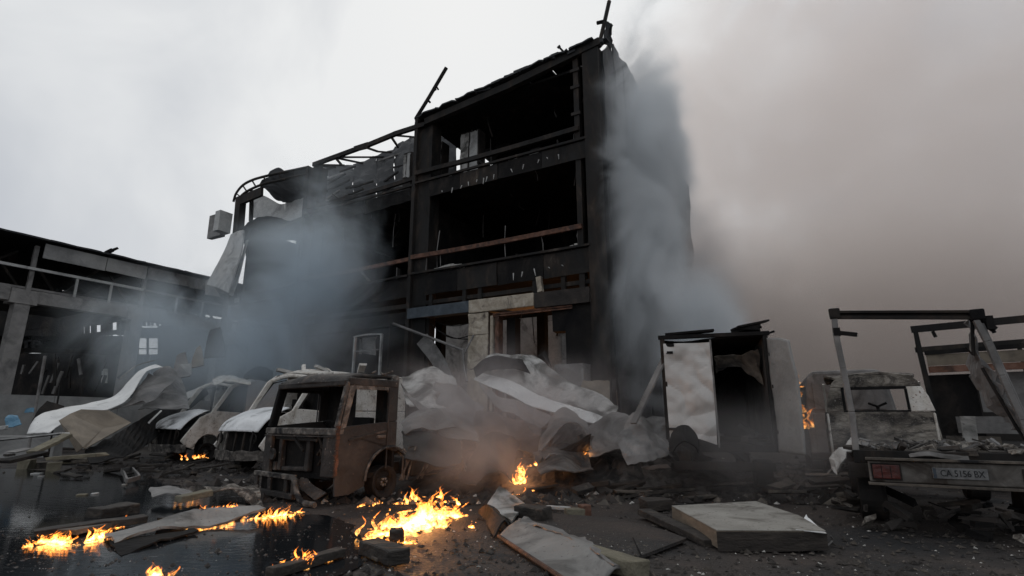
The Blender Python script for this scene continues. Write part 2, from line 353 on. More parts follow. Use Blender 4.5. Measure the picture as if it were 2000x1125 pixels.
# floors and their front bands
def floor(z0, z1, u0, u1, nm='floor_slab'):
    return hpart(nm, M_soot, [(u0, u1, z0 + .25, z1 - .06, .25, 7.2)])
floor(10.3, 11.05, .5, 15.2); floor(6.05, 7.05, .5, 20.4)
ub = [.55, 2.3, 4.2, 6.0, 7.55]
for i in range(4):                      # front bands, plate by plate
    for z0, z1, bow in ((10.32, 10.98, .03), (6.12, 6.98, .05)):
        m = loft([[W(ub[i]+.012, z0, .02), W(ub[i+1]-.012, z0 + random.uniform(-.03,.03), .02)], [W(ub[i]+.012, z1, .02), W(ub[i+1]-.012, z1, .02)]], 8, 4, bow, 1.2, i)
        m.build('fascia_plate', M_soot if i % 2 else M_steel, hall, solid=.03)
for u0, u1 in ((8.45, 11.2), (11.22, 14.5), (15.35, 17.7)):
    for z0, z1 in ((10.35, 10.9), (6.12, 6.98)):
        if u0 > 15 and z0 > 8: continue
        loft([[W(u0, z0, .04), W(u1, z0 + random.uniform(-.1,.05), .04)], [W(u0, z1, .02), W(u1, z1, .02)]], 10, 4, .07, 1, u0, rag=.05).build('fascia_plate', M_soot, hall, solid=.03)
def rail(name, u0, u1, z, w_, d, mt, sag=0, n=8, ht=None):
    pts = [W(u0 + (u1-u0)*i/n, z + sag*math.sin(math.pi*i/n), w_) for i in range(n+1)]
    m = MB()
    for a, b in zip(pts, pts[1:]): m.beam(a, b, d, ht or d, UP)
    return m.build(name, mt, hall)
rail('sill_beam', .5, 8.3, 11.06, -.02, .10, M_steel, ht=.09); rail('sill_beam', .5, 8.3, 7.06, -.03, .14, M_steel, ht=.08)
rail('sill_beam', 8.4, 15.2, 11.0, -.02, .10, M_steel, -.05, ht=.09); rail('sill_beam', 8.4, 20.2, 7.02, -.03, .12, M_steel, -.05, ht=.08)
rail('wall_rail', .8, 8.3, 11.52, 0, .14, M_steel, -.05, ht=.18); rail('wall_rail', .8, 8.3, 7.78, 0, .12, M_rust, -.03, ht=.17)
rail('wall_rail', 8.4, 15, 11.35, .05, .12, M_steel, -.10, ht=.17); rail('wall_rail', 8.4, 15, 7.74, .05, .12, M_rust, -.06, ht=.16)
rail('wall_rail', 15.3, 20.2, 7.7, .1, .12, M_steel, -.15, ht=.14)
for u, z0, z1 in ((7.05, 7.1, 8.75), (6.9, 7.1, 7.7), (3.9, 7.1, 8.4), (2.35, 7.1, 7.75), (6.0, 11.1, 11.5), (1.05, 11.1, 11.6), (7.62, 7.1, 7.75), (1.0, 7.1, 7.9)):
    m = MB(); m.tube([W(u, z0, .12), W(u + random.uniform(-.04,.04), (z0+z1)/2, .1), W(u + random.uniform(-.08,.08), z1, .12)], .018, 6); m.build('hanger_rod', M_panelgrey, hall)

# strips of torn lining that hang from the upper band
for px, py in [(850,385),(865,380),(882,375),(902,370),(911,364),(927,360),(943,356),(955,352),(967,348),(979,344),(994,339),(1007,334),(1027,328),(1051,320),(1065,316),(1085,311)] + [(1005,541),(1025,538),(1042,533),(1068,530),(1093,526)]:
    a = FP(px, py - 8, -.06); ln = random.uniform(.07, .42)*random.uniform(.6, 1); a = a + AX*random.uniform(-.12, .12); lean_ = AX*random.uniform(-.07, .07)
    if random.random() < .15: continue
    m = MB(); m.hexa([a + q + (lean_ if q.z < 0 else Vector()) for q in (Vector((-.012,-.01,-ln)), Vector((.008,-.01,-ln)), Vector((.008,.0,-ln)), Vector((-.012,0,-ln)), Vector((-.025,-.012,0)), Vector((.02,-.012,0)), Vector((.02,.01,0)), Vector((-.025,.01,0)))])
    m.build('torn_strip', M_panel, hall)

# upper storey: pale pier fragments, back wall, roof
for q, px0, py0, px1, py1, ww in ((0, 900, 262, 935, 336, 1.3), (1, 825, 288, 862, 362, 1.5), (2, 789, 300, 801, 348, 1.6)):
    u0, z1 = FU(px0, py0, ww); u1, z0 = FU(px1, py1, ww)
    p = hpart('pier', M_soot_brown, [(u1, u0, 10.9, z1, ww, ww + .5)], jit=.02)
    for k in range(2):
        a = u1 + (u0-u1)*(k*.5 + .06); b = u1 + (u0-u1)*(k*.5 + .46)
        loft([[W(a, z0 + .05, ww - .04), W(b, z0 + random.uniform(.02,.3), ww - .04)], [W(a, z1 - .08, ww - .04), W(b, z1 - .1, ww - .04)]], 6, 8, .03, 3, k + q, rag=.06).build('lining_sheet', M_paledirty if (k + q) % 2 else M_panel, p, solid=.02)
hpart('back_wall', M_soot, [(.3, 8.4, 7, 15.2, 7.2, 7.4), (8.4, 14.8, 6.9, 12.6, 7.15, 7.4), (14.8, 20.4, 0, 12.7, 7.15, 7.4)], jit=.03)
hpart('ceiling_deck', M_soot, [(.3, 8.3, 14.15, 14.25, .3, 3.8), (.3, 8.3, 14.7, 14.8, 3.8, 7.3)])
hpart('far_end_wall', M_soot, [(20.0, 20.2, 0, 11.3, .6, 3.6), (20.0, 20.2, 0, 12.8, 3.6, 7.15)], jit=.03)
hpart('cross_wall', M_soot, [(8.0, 8.25, 7.05, 10.3, .8, 7.2)], jit=.02)
hpart('cross_wall', M_soot, [(14.6, 14.85, 7.05, 10.2, .8, 7.2)], jit=.02)
# roof over the right bay, in sheets side by side
for k in range(8):
    u0, u1 = .05 + k*1.02, 1.03 + k*1.02
    zf = 14.86 - .10*(k + .5)
    loft([[W(u0, zf + .05, -.25), W(u1, zf - .04, -.25)], [W(u0, zf + .35, 3), W(u1, zf + .25, 3)], [W(u0, zf + .9, 7.3), W(u1, zf + .8, 7.3)]], 5, 12, .06, 1.3, k, rag=.07).build('roof_sheet', M_roofsheet, hall, solid=.06)
def members(name, mt, lst, wd, ht=None, par=hall):
    for a, b in lst:
        m = MB(); m.beam(FP(*a), FP(*b), wd, ht or wd); m.build(name, mt, par)
members('eave_beam', M_steel, [((1172, 82, 0), (1000, 166, 0)), ((1001, 166, 0), (832, 239, 0))], .22, .30)
# crust of molten roofing along the eave
for k in range(46):
    t = k/45; px = 1172 - t*340 + random.uniform(-3, 3); py = 84 + t*150 - 6*math.sin(t*3.1)
    a = FP(px, py - random.uniform(0, 5), random.uniform(-.1, .3)); s_ = random.uniform(.12, .34)
    if t > .62 and random.random() < .5: continue
    m = MB(); m.beam(a - AX*s_, a + AX*s_ + UP*random.uniform(-.05, .05), random.uniform(.15, .4), random.uniform(.05, .16)); m.jitter(.05, 4)
    m.build('roof_crust', M_roofsheet, hall)
# lattice of the fallen middle bay
members('truss_chord', M_steel, [((830, 243, 0), (770, 262, 0)), ((771, 262, 0), (715, 285, 0)), ((716, 284, 0), (612, 322, 0))], .14, .20)
members('truss_web', M_steel, [((766, 263, .1), (812, 252, 3)), ((766, 264, .1), (812, 268, 4)), ((762, 264, .1), (778, 288, 3)), ((712, 287, .1), (738, 296, 2)), ((738, 296, 2), (764, 298, 4)),
    ((655, 307, .1), (750, 307, 4.5)), ((655, 308, .1), (708, 319, 3)), ((655, 308, .1), (668, 323, 1.5)), ((618, 322, .1), (672, 323, 2)), ((836, 237, .1), (905, 221, 4)), ((836, 238, .1), (872, 240, 3)), ((622, 324, .1), (655, 327, 2))], .09)
gus = MB(); gus.prism([FP(x, y, -.06) for x, y in ((700, 294), (690, 286), (718, 277), (720, 284), (716, 290))], BX*.05); gus.build('gusset_plate', M_steel, hall)
# sagging roof over the middle and left bays
top = [(600,330),(640,326),(690,320),(735,306),(770,288),(800,268),(840,254),(890,222)]
mid = [(600,372),(640,372),(690,368),(735,352),(770,338),(800,318),(840,300),(890,285)]
bot = [(600,425),(640,428),(690,420),(735,405),(770,392),(800,382),(840,372),(890,350)]
for k in range(7):
    rows = [[FP(*T[k], ww), FP(*T[k+1], ww)] for T, ww in ((top, 4.6), (mid, 3.4), (bot, 2.6))]
    loft(rows, 6, 14, .10, 1.1, k*3, rag=.12, wrinkle=.06).build('sagging_roof_sheet', M_roofsheet, hall, solid=.04)
for k in range(26):                     # ribs and battens in the sagging sheets
    t = random.random()*6.4; i = int(t); f = t - i; s_ = random.uniform(.1, .8)
    x = top[i][0]*(1-f) + top[i+1][0]*f; y = (top[i][1]*(1-f) + top[i+1][1]*f)*(1-s_) + (bot[i][1]*(1-f) + bot[i+1][1]*f)*s_
    ww = 4.3 - 2*s_
    m = MB(); m.beam(FP(x, y, ww), FP(x + random.uniform(25, 70), y - random.uniform(2, 26), ww + random.uniform(-.2, .3)), .06, .10); m.build('batten', M_steel if k % 3 else M_panelgrey, hall)
# curled eave at the far end
path = [(456,394),(461,378),(474,362),(492,352),(515,345),(545,338),(575,332),(603,326)]
path2 = [(463,398),(470,384),(482,374),(500,365),(520,358),(548,352),(575,345),(603,340)]
for P_, ww in ((path, .2), (path2, .2)):
    m = MB(); m.tube(spline([FP(x, y, ww) for x, y in P_], 24), .07, 6); m.build('curled_chord', M_steel, hall)
for i in range(1, 7):
    m = MB(); m.beam(FP(*path[i], .2), FP(*path2[i], .2), .06); m.build('curled_web', M_steel, hall)
loft([[FP(x, y, .9) for x, y in ((503,362),(520,346),(560,337),(604,328))], [FP(x, y, 1.2) for x, y in ((520,372),(550,375),(580,372),(606,368))], [FP(x, y, 1.5) for x, y in ((545,392),(562,396),(585,388),(608,382))]], 14, 10, .12, 1.2, 4, rag=.08).build('eave_sheet', M_roofsheet, hall, solid=.04)
loft([[FP(x, y, .3) for x, y in ((520,345),(527,334))], [FP(x, y, .3) for x, y in ((545,338),(544,327))], [FP(x, y, .3) for x, y in ((558,337),(556,335))]], 4, 8, .04, 2, 9).build('torn_flashing', M_roofsheet, hall, solid=.03)
m = MB(); m.beam(FP(470, 392, .2), FP(512, 374, .25), .16, .5); m.build('eave_plate', M_steel, hall)
# pale lining panels left standing in the far bay
loft([[FP(x, y, 2.2) for x, y in ((496,376),(520,384),(545,398),(556,398))], [FP(x, y, 2.2) for x, y in ((494,425),(520,428),(545,428),(556,432))]], 14, 8, .05, 1.1, 2).build('lining_panel', M_panel, hall, solid=.05)
loft([[FP(x, y, 2.0) for x, y in ((557,397),(572,388),(592,383),(600,380))], [FP(x, y, 2.0) for x, y in ((557,432),(572,431),(592,424),(600,420))]], 14, 8, .05, 1.1, 3).build('lining_panel', M_panel, hall, solid=.05)
loft([[FP(x, y, 1.8) for x, y in ((560,438),(580,428),(600,424))], [FP(x, y, 1.8) for x, y in ((568,445),(582,448),(600,446))]], 8, 5, .04, 1.1, 5).build('lining_panel', M_panelgrey, hall, solid=.05)
loft([[FP(x, y, 2.4) for x, y in ((622,384),(640,390),(652,402))], [FP(x, y, 2.4) for x, y in ((622,420),(640,422),(655,415))]], 8, 5, .05, 1.1, 6).build('lining_panel', M_panelgrey, hall, solid=.05)
loft([[FP(x, y, .2) for x, y in ((472,446),(500,428),(530,424),(565,432),(612,440))], [FP(x, y, 1.5) for x, y in ((474,462),(505,446),(535,440),(568,446),(612,452))], [FP(x, y, 3) for x, y in ((480,500),(508,480),(540,470),(575,470),(612,470))]], 14, 8, .06, 1.2, 7, rag=.08).build('buckled_floor', M_soot, hall, solid=.06)
m = MB(); m.beam(FP(545, 445, .1), FP(690, 385, .1), .10, .14); m.build('wall_rail', M_steel, hall)
# the slipped cladding panel and the air duct end at the far corner
pn = loft([[FP(x, y, -.3) for x, y in ((452,458),(466,452),(478,450))], [FP(x, y, -.5) for x, y in ((430,508),(450,505),(470,500))], [FP(x, y, -.8) for x, y in ((404,556),(425,562),(446,572))]], 8, 12, .05, .9, 8).build('slipped_cladding', M_panel, hall, solid=.08)
loft([[FP(x, y, -.2) for x, y in ((480,470),(484,468))], [FP(x, y, -.2) for x, y in ((462,540),(466,545))], [FP(x, y, -.2) for x, y in ((448,576),(454,578))]], 3, 8, .03, .9, 9).build('cladding_strip', M_panel, hall, solid=.05)
loft([[FP(x, y, -.4) for x, y in ((402,548),(408,545))], [FP(x, y, -.4) for x, y in ((401,575),(430,580))]], 5, 5, .05, 1, 3).build('cladding_strip', M_panelgrey, hall, solid=.05)
a, b = FU(420, 425), FU(447, 460)
hpart('duct_end', M_panelgrey, [(b[0] + .35, a[0], b[1], a[1], -.3, .0)], jit=.04)
hpart('duct_collar', M_panel, [(b[0] - .1, b[0] + .34, b[1] + .1, a[1] - .1, -.7, .0)], jit=.02)
for x0, y0, x1, y1 in ((447,585,462,604),(438,634,457,668),(448,600,460,612)):
    a, b = FU(x0, y0, .4), FU(x1, y1, .4)
    hpart('loose_lining', M_panel, [(b[0], a[0], b[1], a[1], .4, .5)], jit=.05)
# mast stubs on the roof
def mast(pts, r, extra=()):
    m = MB(); m.tube([FP(*p) for p in pts], r, 6)
    o = m.build('bent_mast', M_steel, hall)
    for a, b, rr in extra:
        k = MB(); k.tube([FP(*a), FP(*b)], rr, 6); k.build('cleat', M_soot, o)
mast([(812, 245, 0), (812, 232, 0), (838, 190, 0), (872, 132, 0)], .085, [((847,178,0), (852,174,0), .04), ((836,196,0), (840,200,0), .05), ((853,170,0),(856,175,0),.04)])
mast([(1172, 80, .1), (1181, 42, .1), (1190, 2, .1)], .075, [((1166,45,.1), (1184,41,.1), .07)])
mast([(1106, 107, .2), (1092, 92, .2)], .045, [((1089,94,.2), (1094,89,.2), .05)])
loft([[FP(1172,95,.3), FP(1180,70,.4), FP(1184,42,.4)], [FP(1182,85,.8), FP(1188,62,.7), FP(1192,45,.5)], [FP(1192,100,1.4), FP(1194,72,1), FP(1197,50,.6)]], 8, 6, .08, 2, 3, rag=.08).build('torn_flashing', M_roofsheet, hall, solid=.03)
# flank wall, panel by panel, with its ragged top
tops = [14.9, 16.1, 16.3, 16.25, 16.2, 16.5, 16.75, 17.1, 16.6, 16.9, 16.0, 15.2, 14.6, 14.2, 13.5, 12.8]
for k in range(11):
    w0, w1 = .5 + k*1.35, 1.83 + k*1.35; z1, z2 = tops[k] - .1, tops[min(k+1, 15)] - .15 + random.uniform(-.3, .1)
    loft([[W(0, 0, w0), W(0, 0, w1)], [W(-.03, 7, w0), W(-.03, 7, w1)], [W(0, z1, w0), W(random.uniform(-.15,.1), z2, w1)]], 4, 18, .05, .8, k, rag=.10).build('flank_panel', M_roofsheet, hall, solid=.08)
# ground storey
LI = hpart('lintel', M_bluesteel, [(5.3, 8.3, 5.2, 5.62, -.1, .3)], jit=.015)
hpart('lintel', M_soot, [(8.45, 14.5, 5.0, 5.5, -.05, .4)], jit=.02); hpart('lintel', M_soot, [(15.3, 20.4, 5.0, 5.6, -.05, .4)], jit=.02)
lb = hpart('lintel', M_beige, [(2.6, 5.3, 5.12, 5.6, -.2, .35)], jit=.02, bevel=.03)
hpart('lintel', M_soot_brown, [(.55, 2.58, 5.05, 5.58, -.18, .35)], jit=.03)
for z in (4.98, 5.06):
    m = MB(); m.beam(W(1.2, z - .05, -.1), W(4.3, z - .05, -.1), .05, .05); m.build('door_track', M_rust, lb)
for k, (z0, z1) in enumerate(((0, 3.05), (3.08, 4.28), (4.30, 5.08))):
    loft([[W(4.42, z0, -.22), W(5.26, z0, -.22)], [W(4.42, z1, -.22), W(5.26, z1, -.22)]], 6, 10, .05, 2.5, k + 2, wrinkle=.02).build('pier_cladding', M_beige, hall, solid=.05)
hpart('pier', M_soot_brown, [(4.45, 5.22, 0, 5.1, -.16, .4)])
hpart('door_jamb', M_rust, [(4.05, 4.2, 0, 4.95, -.1, .2)], jit=.02); hpart('door_jamb', M_beige, [(4.28, 4.38, 0, 4.95, -.15, .05)], jit=.02)
hpart('door_jamb', M_soot, [(3.6, 3.95, 0, 4.9, .3, .7)])
hpart('wall_stub', M_soot, [(.55, 1.5, 0, 5.05, 0, .4), (1.5, 2.0, 4.2, 5.05, .05, .4)], jit=.04)
hpart('cross_beam', M_steel, [(.5, 8.2, 5.75, 5.9, .1, .2)]); hpart('cross_beam', M_steel, [(8.4, 14.6, 5.7, 5.88, .1, .2)])
for u in (1.5, 2.6, 4.9, 5.6, 7.2): hpart('stub_post', M_steel, [(u, u + .16, 5.6, 6.15, .05, .2)])
m = MB(); m.beam(W(2.35, 5.6, -.12), W(2.42, 6.15, -.1), .18, .16, BX); m.build('melted_bracket', M_beige, hall)
hpart('wall_stub', M_soot, [(7.4, 8.5, 0, 5.2, .2, .5), (8.5, 9.75, 0, 5.0, .25, .5), (11.4, 14.5, 0, 5.0, .25, .5), (9.75, 11.4, 0, 3.55, .25, .5), (9.75, 11.4, 4.75, 5.0, .25, .5)], jit=.03)
hpart('wall_stub', M_soot, [(15.3, 17.0, 0, 5.0, .25, .5), (18.6, 20.3, 0, 5.0, .25, .5)], jit=.03)
for u in (9.82, 11.3): hpart('window_jamb', M_panel, [(u - .04, u + .04, 2.6, 4.75, .1, .2)], jit=.01)
rail('window_bar', 9.8, 11.4, 4.12, .15, .05, M_panelgrey); rail('window_bar', 9.8, 11.4, 4.74, .15, .06, M_panel, .05)
loft([[FP(684, 664, .6), FP(705, 662, .6)], [FP(686, 690, .6), FP(706, 692, .6)]], 6, 6, .06, 1.2, 4).build('window_blind', M_panel, hall, solid=.02)
loft([[FP(708, 660, .7), FP(733, 658, .7)], [FP(708, 690, .7), FP(733, 694, .7)]], 6, 6, .06, 1.2, 5).build('window_blind', M_panel, hall, solid=.02)
# pipes and wires across the openings
m = MB(); m.tube([FP(768, 632, -.6), FP(905, 684, -.8), FP(906, 715, -.9), FP(912, 745, -1)], .05, 8); m.build('broken_pipe', M_panelgrey, hall)
m = MB(); m.tube([FP(905, 694, -.7), FP(925, 655, -.3)], .035, 6); m.build('broken_pipe', M_panelgrey, hall)
m = MB(); m.tube([FP(762, 632, -.5), FP(757, 720, -.6)], .04, 6); m.build('broken_pipe', M_steel, hall)
for a, b, sg in (((842, 633, .3), (925, 652, .2), 16), ((840, 632, .3), (922, 662, .2), 10), ((850, 628, .3), (920, 630, .2), 7)):
    A_, B_ = FP(*a), FP(*b); m = MB(); m.tube([A_.lerp(B_, t/10) - UP*.35*sg/16*math.sin(math.pi*t/10) for t in range(11)], .02, 5); m.build('loose_cable', M_soot, hall)
loft([[FP(815, 672, -.4), FP(835, 652, -.4)], [FP(850, 720, -.7), FP(868, 700, -.7)], [FP(875, 765, -1), FP(890, 745, -1)]], 5, 10, .05, 1, 2).build('torn_flashing', M_panelgrey, hall, solid=.03)
hpart('ash_ridge', M_whitebits, [(5.9 + k*.17, 6.15 + k*.17, 7.1, 7.14 + .14*math.sin(.6 + k*.35)*random.uniform(.6, 1), .1, .35) for k in range(9)], jit=.05)
hpart('ash_ridge', M_whitebits, [(.8 + k*.2, .95 + k*.2, 7.1, 7.28 - .05*k, .1, .3) for k in range(3)], jit=.05)
for k in range(10):
    u = random.uniform(1.2, 6.8); m = MB(); m.wbox(u, u + random.uniform(.1, .4), 11.1, 11.1 + random.uniform(.04, .2), .15, .4); m.jitter(.06, 5); m.build('ash_lump', M_paledirty if k % 2 else M_soot, hall)
rh = random.Random(11)
for k in range(44):
    zz = (10.5, 14.2, 6.1)[k % 3]; u = rh.uniform(.9, 14.2); ln = rh.uniform(.3, 1.7); ww = rh.uniform(.3, 3.5)
    if zz > 14 and u > 8: continue
    a = W(u, zz, ww); m = MB(); m.tube([a, a + Vector((rh.uniform(-.1,.1), 0, -ln*.5)), a + Vector((rh.uniform(-.3,.3), rh.uniform(-.2,.2), -ln))], rh.uniform(.012, .035), 5); m.build('hanging_cable', M_steel if k % 4 else M_panelgrey, hall)
for k in range(16):
    zz = (11.06, 7.06)[k % 2]; u = rh.uniform(1, 14); m = MB(); a = W(u, zz + .1, rh.uniform(.3, 2.5)); m.beam(a, a + AX*rh.uniform(-1.2, 1.2) + UP*rh.uniform(0, 1.1), rh.uniform(.06, .3), .05); m.jitter(.06, 3); m.build('fallen_batten', (M_steel, M_soot_brown, M_panelgrey)[k % 3], hall)
# pale wall added behind the gutted ground storey to make its openings bright
yw = tag(empty('added_pale_wall', W(6, 0, 14)), 'added pale wall that brightens the gutted ground floor openings', 'building')
for k in range(9):
    u0 = .3 + k*1.9
    MB().wbox(u0 + .01, u0 + 1.88, 0, 9.6, 13.9, 14.1).build('wall_panel', M_panel if k > 1 else M_panelgrey, yw)
for u in (3.2, 2.4, 1.9): MB().wbox(u, u + .12, 0, 7, 12.6, 12.7).build('post', M_steel, yw)
for z in (4.2, 5.6, 6.4): MB().beam(W(1, z, 12.5), W(4, z + .2, 12.5), .08).build('rail', M_steel, yw)
# ---------------------------------------------------------------- open shed on the left
S0 = Vector((-22.3, 24, 0)); SA = BX; SB = Vector((-.871, .491, 0))   # along its front, and inwards
def T(s, z, w=0.0): return S0 + SA*s + SB*w + UP*z
shed = tag(empty('open_shed', T(0, 0)), 'long open-fronted shed with concrete columns and pale eave band, left of the hall', 'building')
def sbox(name, mt, s0, s1, z0, z1, w0, w1, par=shed, jit=0, **k):
    m = MB(); m.hexa([T(s0,z0,w0),T(s1,z0,w0),T(s1,z0,w1),T(s0,z0,w1),T(s0,z1,w0),T(s1,z1,w0),T(s1,z1,w1),T(s0,z1,w1)])
    if jit: m.jitter(jit)
    return m.build(name, mt, par, **k)
for s in (-4.84, 0, 4.84, 9.68, 14.5):
    c = sbox('column', M_concrete, s - .28, s + .28, 0, 6.75, .05, .6, jit=.02)
    sbox('column_head', M_concrete, s - .5, s + .5, 6.45, 7.12, .0, .65, c, jit=.015)
    if s < 14: sbox('edge_beam', M_concrete, s + .52, s + 4.32, 6.55, 7.15, .1, .55, jit=.015)
    sbox('upper_post', M_panelgrey, s + .05, s + .22, 7.15, 9.3, .2, .36)
    for k in range(2):
        q = s + .4 + 1.5*(k + 1)
        if -6 < s < 9: sbox('rail_post', M_panel, q - .05, q + .05, 7.16, 8.1, .1, .18)
sbox('top_rail', M_panel, -7, 4.9, 8.1, 8.22, .08, .2, jit=.01); sbox('top_rail', M_panelgrey, 4.95, 14.5, 8.1, 8.2, .08, .2, jit=.01)
sbox('foot_rail', M_panelgrey, -7, 14.5, 7.2, 7.3, .3, .42)
for k, (s0, s1, mt) in enumerate(((.32, 2.9, M_paleconc), (2.93, 4.84, M_paleconc), (4.9, 7.2, M_panelgrey), (7.23, 9.6, M_panelgrey))):
    m = loft([[T(s0, 8.72 + .02*k, -.02), T(s1, 8.72 + .1*(k > 1), -.02)], [T(s0, 9.42, -.06), T(s1, 9.42, -.06)]], 6, 4, .03, .8, k); m.build('eave_band', mt, shed, solid=.06)
for k in range(12):                     # roof sheets
    s0 = -8 + k*2.1
    loft([[T(s0, 9.55, -.35), T(s0 + 2.08, 9.55, -.35)], [T(s0, 9.9, 5), T(s0 + 2.08, 9.9, 5)], [T(s0, 10.2, 9), T(s0 + 2.08, 10.2, 9)]], 4, 6, .05, .7, k + 30, rag=.03).build('roof_sheet', M_roofsheet, shed, solid=.08)
m = MB(); m.beam(T(3.0, 9.75, .2), T(3.3, 10.05, .2), .5, .12); m.beam(T(2.9, 9.7, .2), T(3.15, 9.95, .2), .2, .2); m.jitter(.06); m.build('roof_cowl', M_soot, shed)
for s in (-4.84, 0, 4.84, 9.68):        # roof truss members seen in the eave storey
    for a, b in (((s - 2.3, 7.3), (s - .1, 9.2)), ((s + .3, 7.3), (s - 1.2, 9.2)), ((s + .4, 9.1), (s + 1.7, 7.3)), ((s + 1.8, 7.3), (s + 3.4, 9.2))):
        m = MB(); m.beam(T(a[0], a[1], 1.6), T(b[0], b[1], 1.6), .10); m.build('truss_web', M_steel, shed)
    m = MB(); m.beam(T(s, 6.75, .6), T(s, 6.75, 4.6), .3, .3); m.build('cross_beam', M_soot, shed)
sbox('upper_floor', M_soot, -9, 3.0, 6.7, 6.95, .6, 4.6); sbox('upper_floor', M_soot, 3.0, 14.5, 6.7, 6.95, .6, 1.6)
sbox('upper_back_wall', M_soot, -9, 3.0, 6.95, 10.0, 4.6, 4.8); sbox('upper_back_wall', M_soot, 3.0, 14.5, 8.3, 10.0, 4.6, 4.8)
# rear wall, pieces with the sky showing between them
def rear(px0, px1, py0, py1, mt=M_soot, y=38, name='rear_wall_piece'):
    a, b, c, d = D(px0, py1, y), D(px1, py1, y), D(px1, py0, y), D(px0, py0, y)
    m = MB(); m.prism([a, b, c, d], Vector((0, .2, 0))); return m.build(name, mt, shed)
def slant(px0, py0, px1, py1, h, mt=M_soot, y=38, name='rear_rafter'):
    m = MB(); m.prism([D(px0, py0 + h, y), D(px1, py1 + h, y), D(px1, py1, y), D(px0, py0, y)], Vector((0, .2, 0))); return m.build(name, mt, shed)
slant(-60, 585, 420, 540, 70); slant(-60, 655, 160, 632, 46)
slant(160, 586, 420, 545, 52)
slant(160, 652, 262, 640, 8); slant(262, 622, 420, 596, 0.1 + 8)
for k in range(9): x = 165 + k*10 + random.uniform(-3, 3); slant(x, 620, x + random.uniform(3, 7), 622, 34, name='rear_bar')
for k in range(16): x = 258 + k*9 + random.uniform(-3, 3); slant(x, 590, x + random.uniform(2, 5), 590, 46, name='rear_bar')
slant(165, 634, 262, 620, 3, name='rear_bar'); slant(262, 625, 380, 604, 3, name='rear_bar')
rear(-60, 45, 676, 812); rear(45, 80, 690, 812); rear(80, 268, 660, 812); rear(-60, 266, 656, 664); rear(268, 308, 692, 812); rear(308, 420, 636, 812); rear(266, 308, 640, 660)
rear(286, 287.5, 660, 692, name='window_bar'); rear(268, 308, 680, 681.5, name='window_bar')
for k in range(5): slant(12 + k*14, 668, 19 + k*14, 668, 14, name='rear_bar')
# junk hanging under the shed's inner floor
for k in range(30):
    x = random.uniform(20, 300); y = random.uniform(690, 735); dd = random.uniform(27, 35); a = D(x, y, dd)
    m = MB(); m.beam(a, a + Vector((random.uniform(-.4,.4), 0, -random.uniform(.3, 1.4))), .08, .12); m.build('hanging_strip', M_panelgrey if k % 3 == 0 else M_steel, shed)
m = MB(); m.beam(D(40, 684, 30), D(260, 690, 34), .2, .25); m.build('crane_rail', M_steel, shed)
for x0, x1 in ((197, 201), (203, 207)):
    m = MB(); m.prism([D(x0, 748, 30), D(x1, 748, 30), D(x1 + 2, 720, 30), D(x0 + 2, 720, 30)], (0, .1, 0)); m.build('pale_bar', M_panel, shed)
# low wall before the shed
lw = empty('boundary_wall', T(0, 0, -1.2)); tag(lw, 'low pale concrete boundary wall in front of the open shed', 'wall', kind='thing')
for k in range(8):
    s0 = -9 + k*2.6
    sbox('wall_slab', M_paleconc, s0, s0 + 2.58, 0, 2.35, -1.3, -1.1, lw, jit=.01)
m = MB(); a = G(73, 905); a = Vector((D(73, 795, 19).x, 19, 0)); m.tube([a, D(88, 695, 19)], .045, 8)
pole = m.build('lamp_pole', M_panelgrey); tag(pole, 'thin leaning grey pole before the low concrete wall', 'pole')
m = MB(); m.tube([Vector((D(113, 795, 20).x, 20, 0)), D(118, 752, 20)], .03, 6); tag(m.build('stake', M_steel), 'short dark stake beside the leaning pole before the low wall', 'stake')
# ---------------------------------------------------------------- vehicles
def wheel(parent, c, ax, r=.33, wd=.2, burnt=True, name='wheel'):
    m = MB(); m.disc(c, ax, [(.0, .02), (r*.25, .02), (r*.3, .05), (r*.55, -.01), (r*.72, .06), (r*.95, .09), (r, .08), (r, -wd + .05), (r*.9, -wd), (0, -wd)], 24)
    o = m.build(name, M_steel, parent, local=True, smooth=False)
    k = MB()
    ax = Vector(ax).normalized()
    for i in range(6):
        q = i*math.pi/3; x = ax.cross(UP).normalized()
        p = Vector(c) + (x*math.cos(q) + UP*math.sin(q))*r*.2
        k.disc(p, ax, [(0, .07), (.022, .07), (.022, .02)], 6)
    k.build('wheel_nuts', M_cabpale, o, local=True)['kind'] = 'stuff'
    return o
def arc(cy_, cz, r, a0, a1, n=10): return [(cy_ + r*math.cos(R(a0 + (a1-a0)*i/n)), cz + r*math.sin(R(a0 + (a1-a0)*i/n))) for i in range(n+1)]

# --- burnt cab-over lorry
cab = tag(empty('burnt_lorry', (-2.78, 8.85, 0), -math.atan2(.595, .8)), 'burnt-out rusty lorry cab with empty windscreen beside the big fire', 'truck')
def cb(name, mt, m, par=cab, **k): return m.build(name, mt, par, local=True, **k)
Wd = 2.08
roof = loft([[(-Wd+.02, .16, 1.88), (-Wd*.5, .10, 1.92), (-.02, .16, 1.88)], [(-Wd+.05, .26, 1.99), (-Wd*.5, .22, 2.05), (-.05, .26, 1.99)], [(-Wd+.08, .6, 2.03), (-Wd*.5, .6, 2.09), (-.08, .6, 2.04)], [(-Wd+.06, 1.24, 2.03), (-Wd*.5, 1.24, 2.08), (-.06, 1.24, 2.05)]], 16, 14, .025, 2.5, 3)
rf = cb('roof', M_cab, roof, solid=.05, smooth=True)
for s, x in ((0, -.03), (1, -Wd + .03)):
    m = MB(); m.box(x - .04, x + .04, .18, 1.24, 1.86, 1.99); cb('roof_rail', M_cab, m, bevel=.02)
m = MB(); m.beam((-Wd + .04, .15, 1.9), (-.04, .15, 1.9), .09, .10); cb('windscreen_header', M_cab, m, bevel=.02)
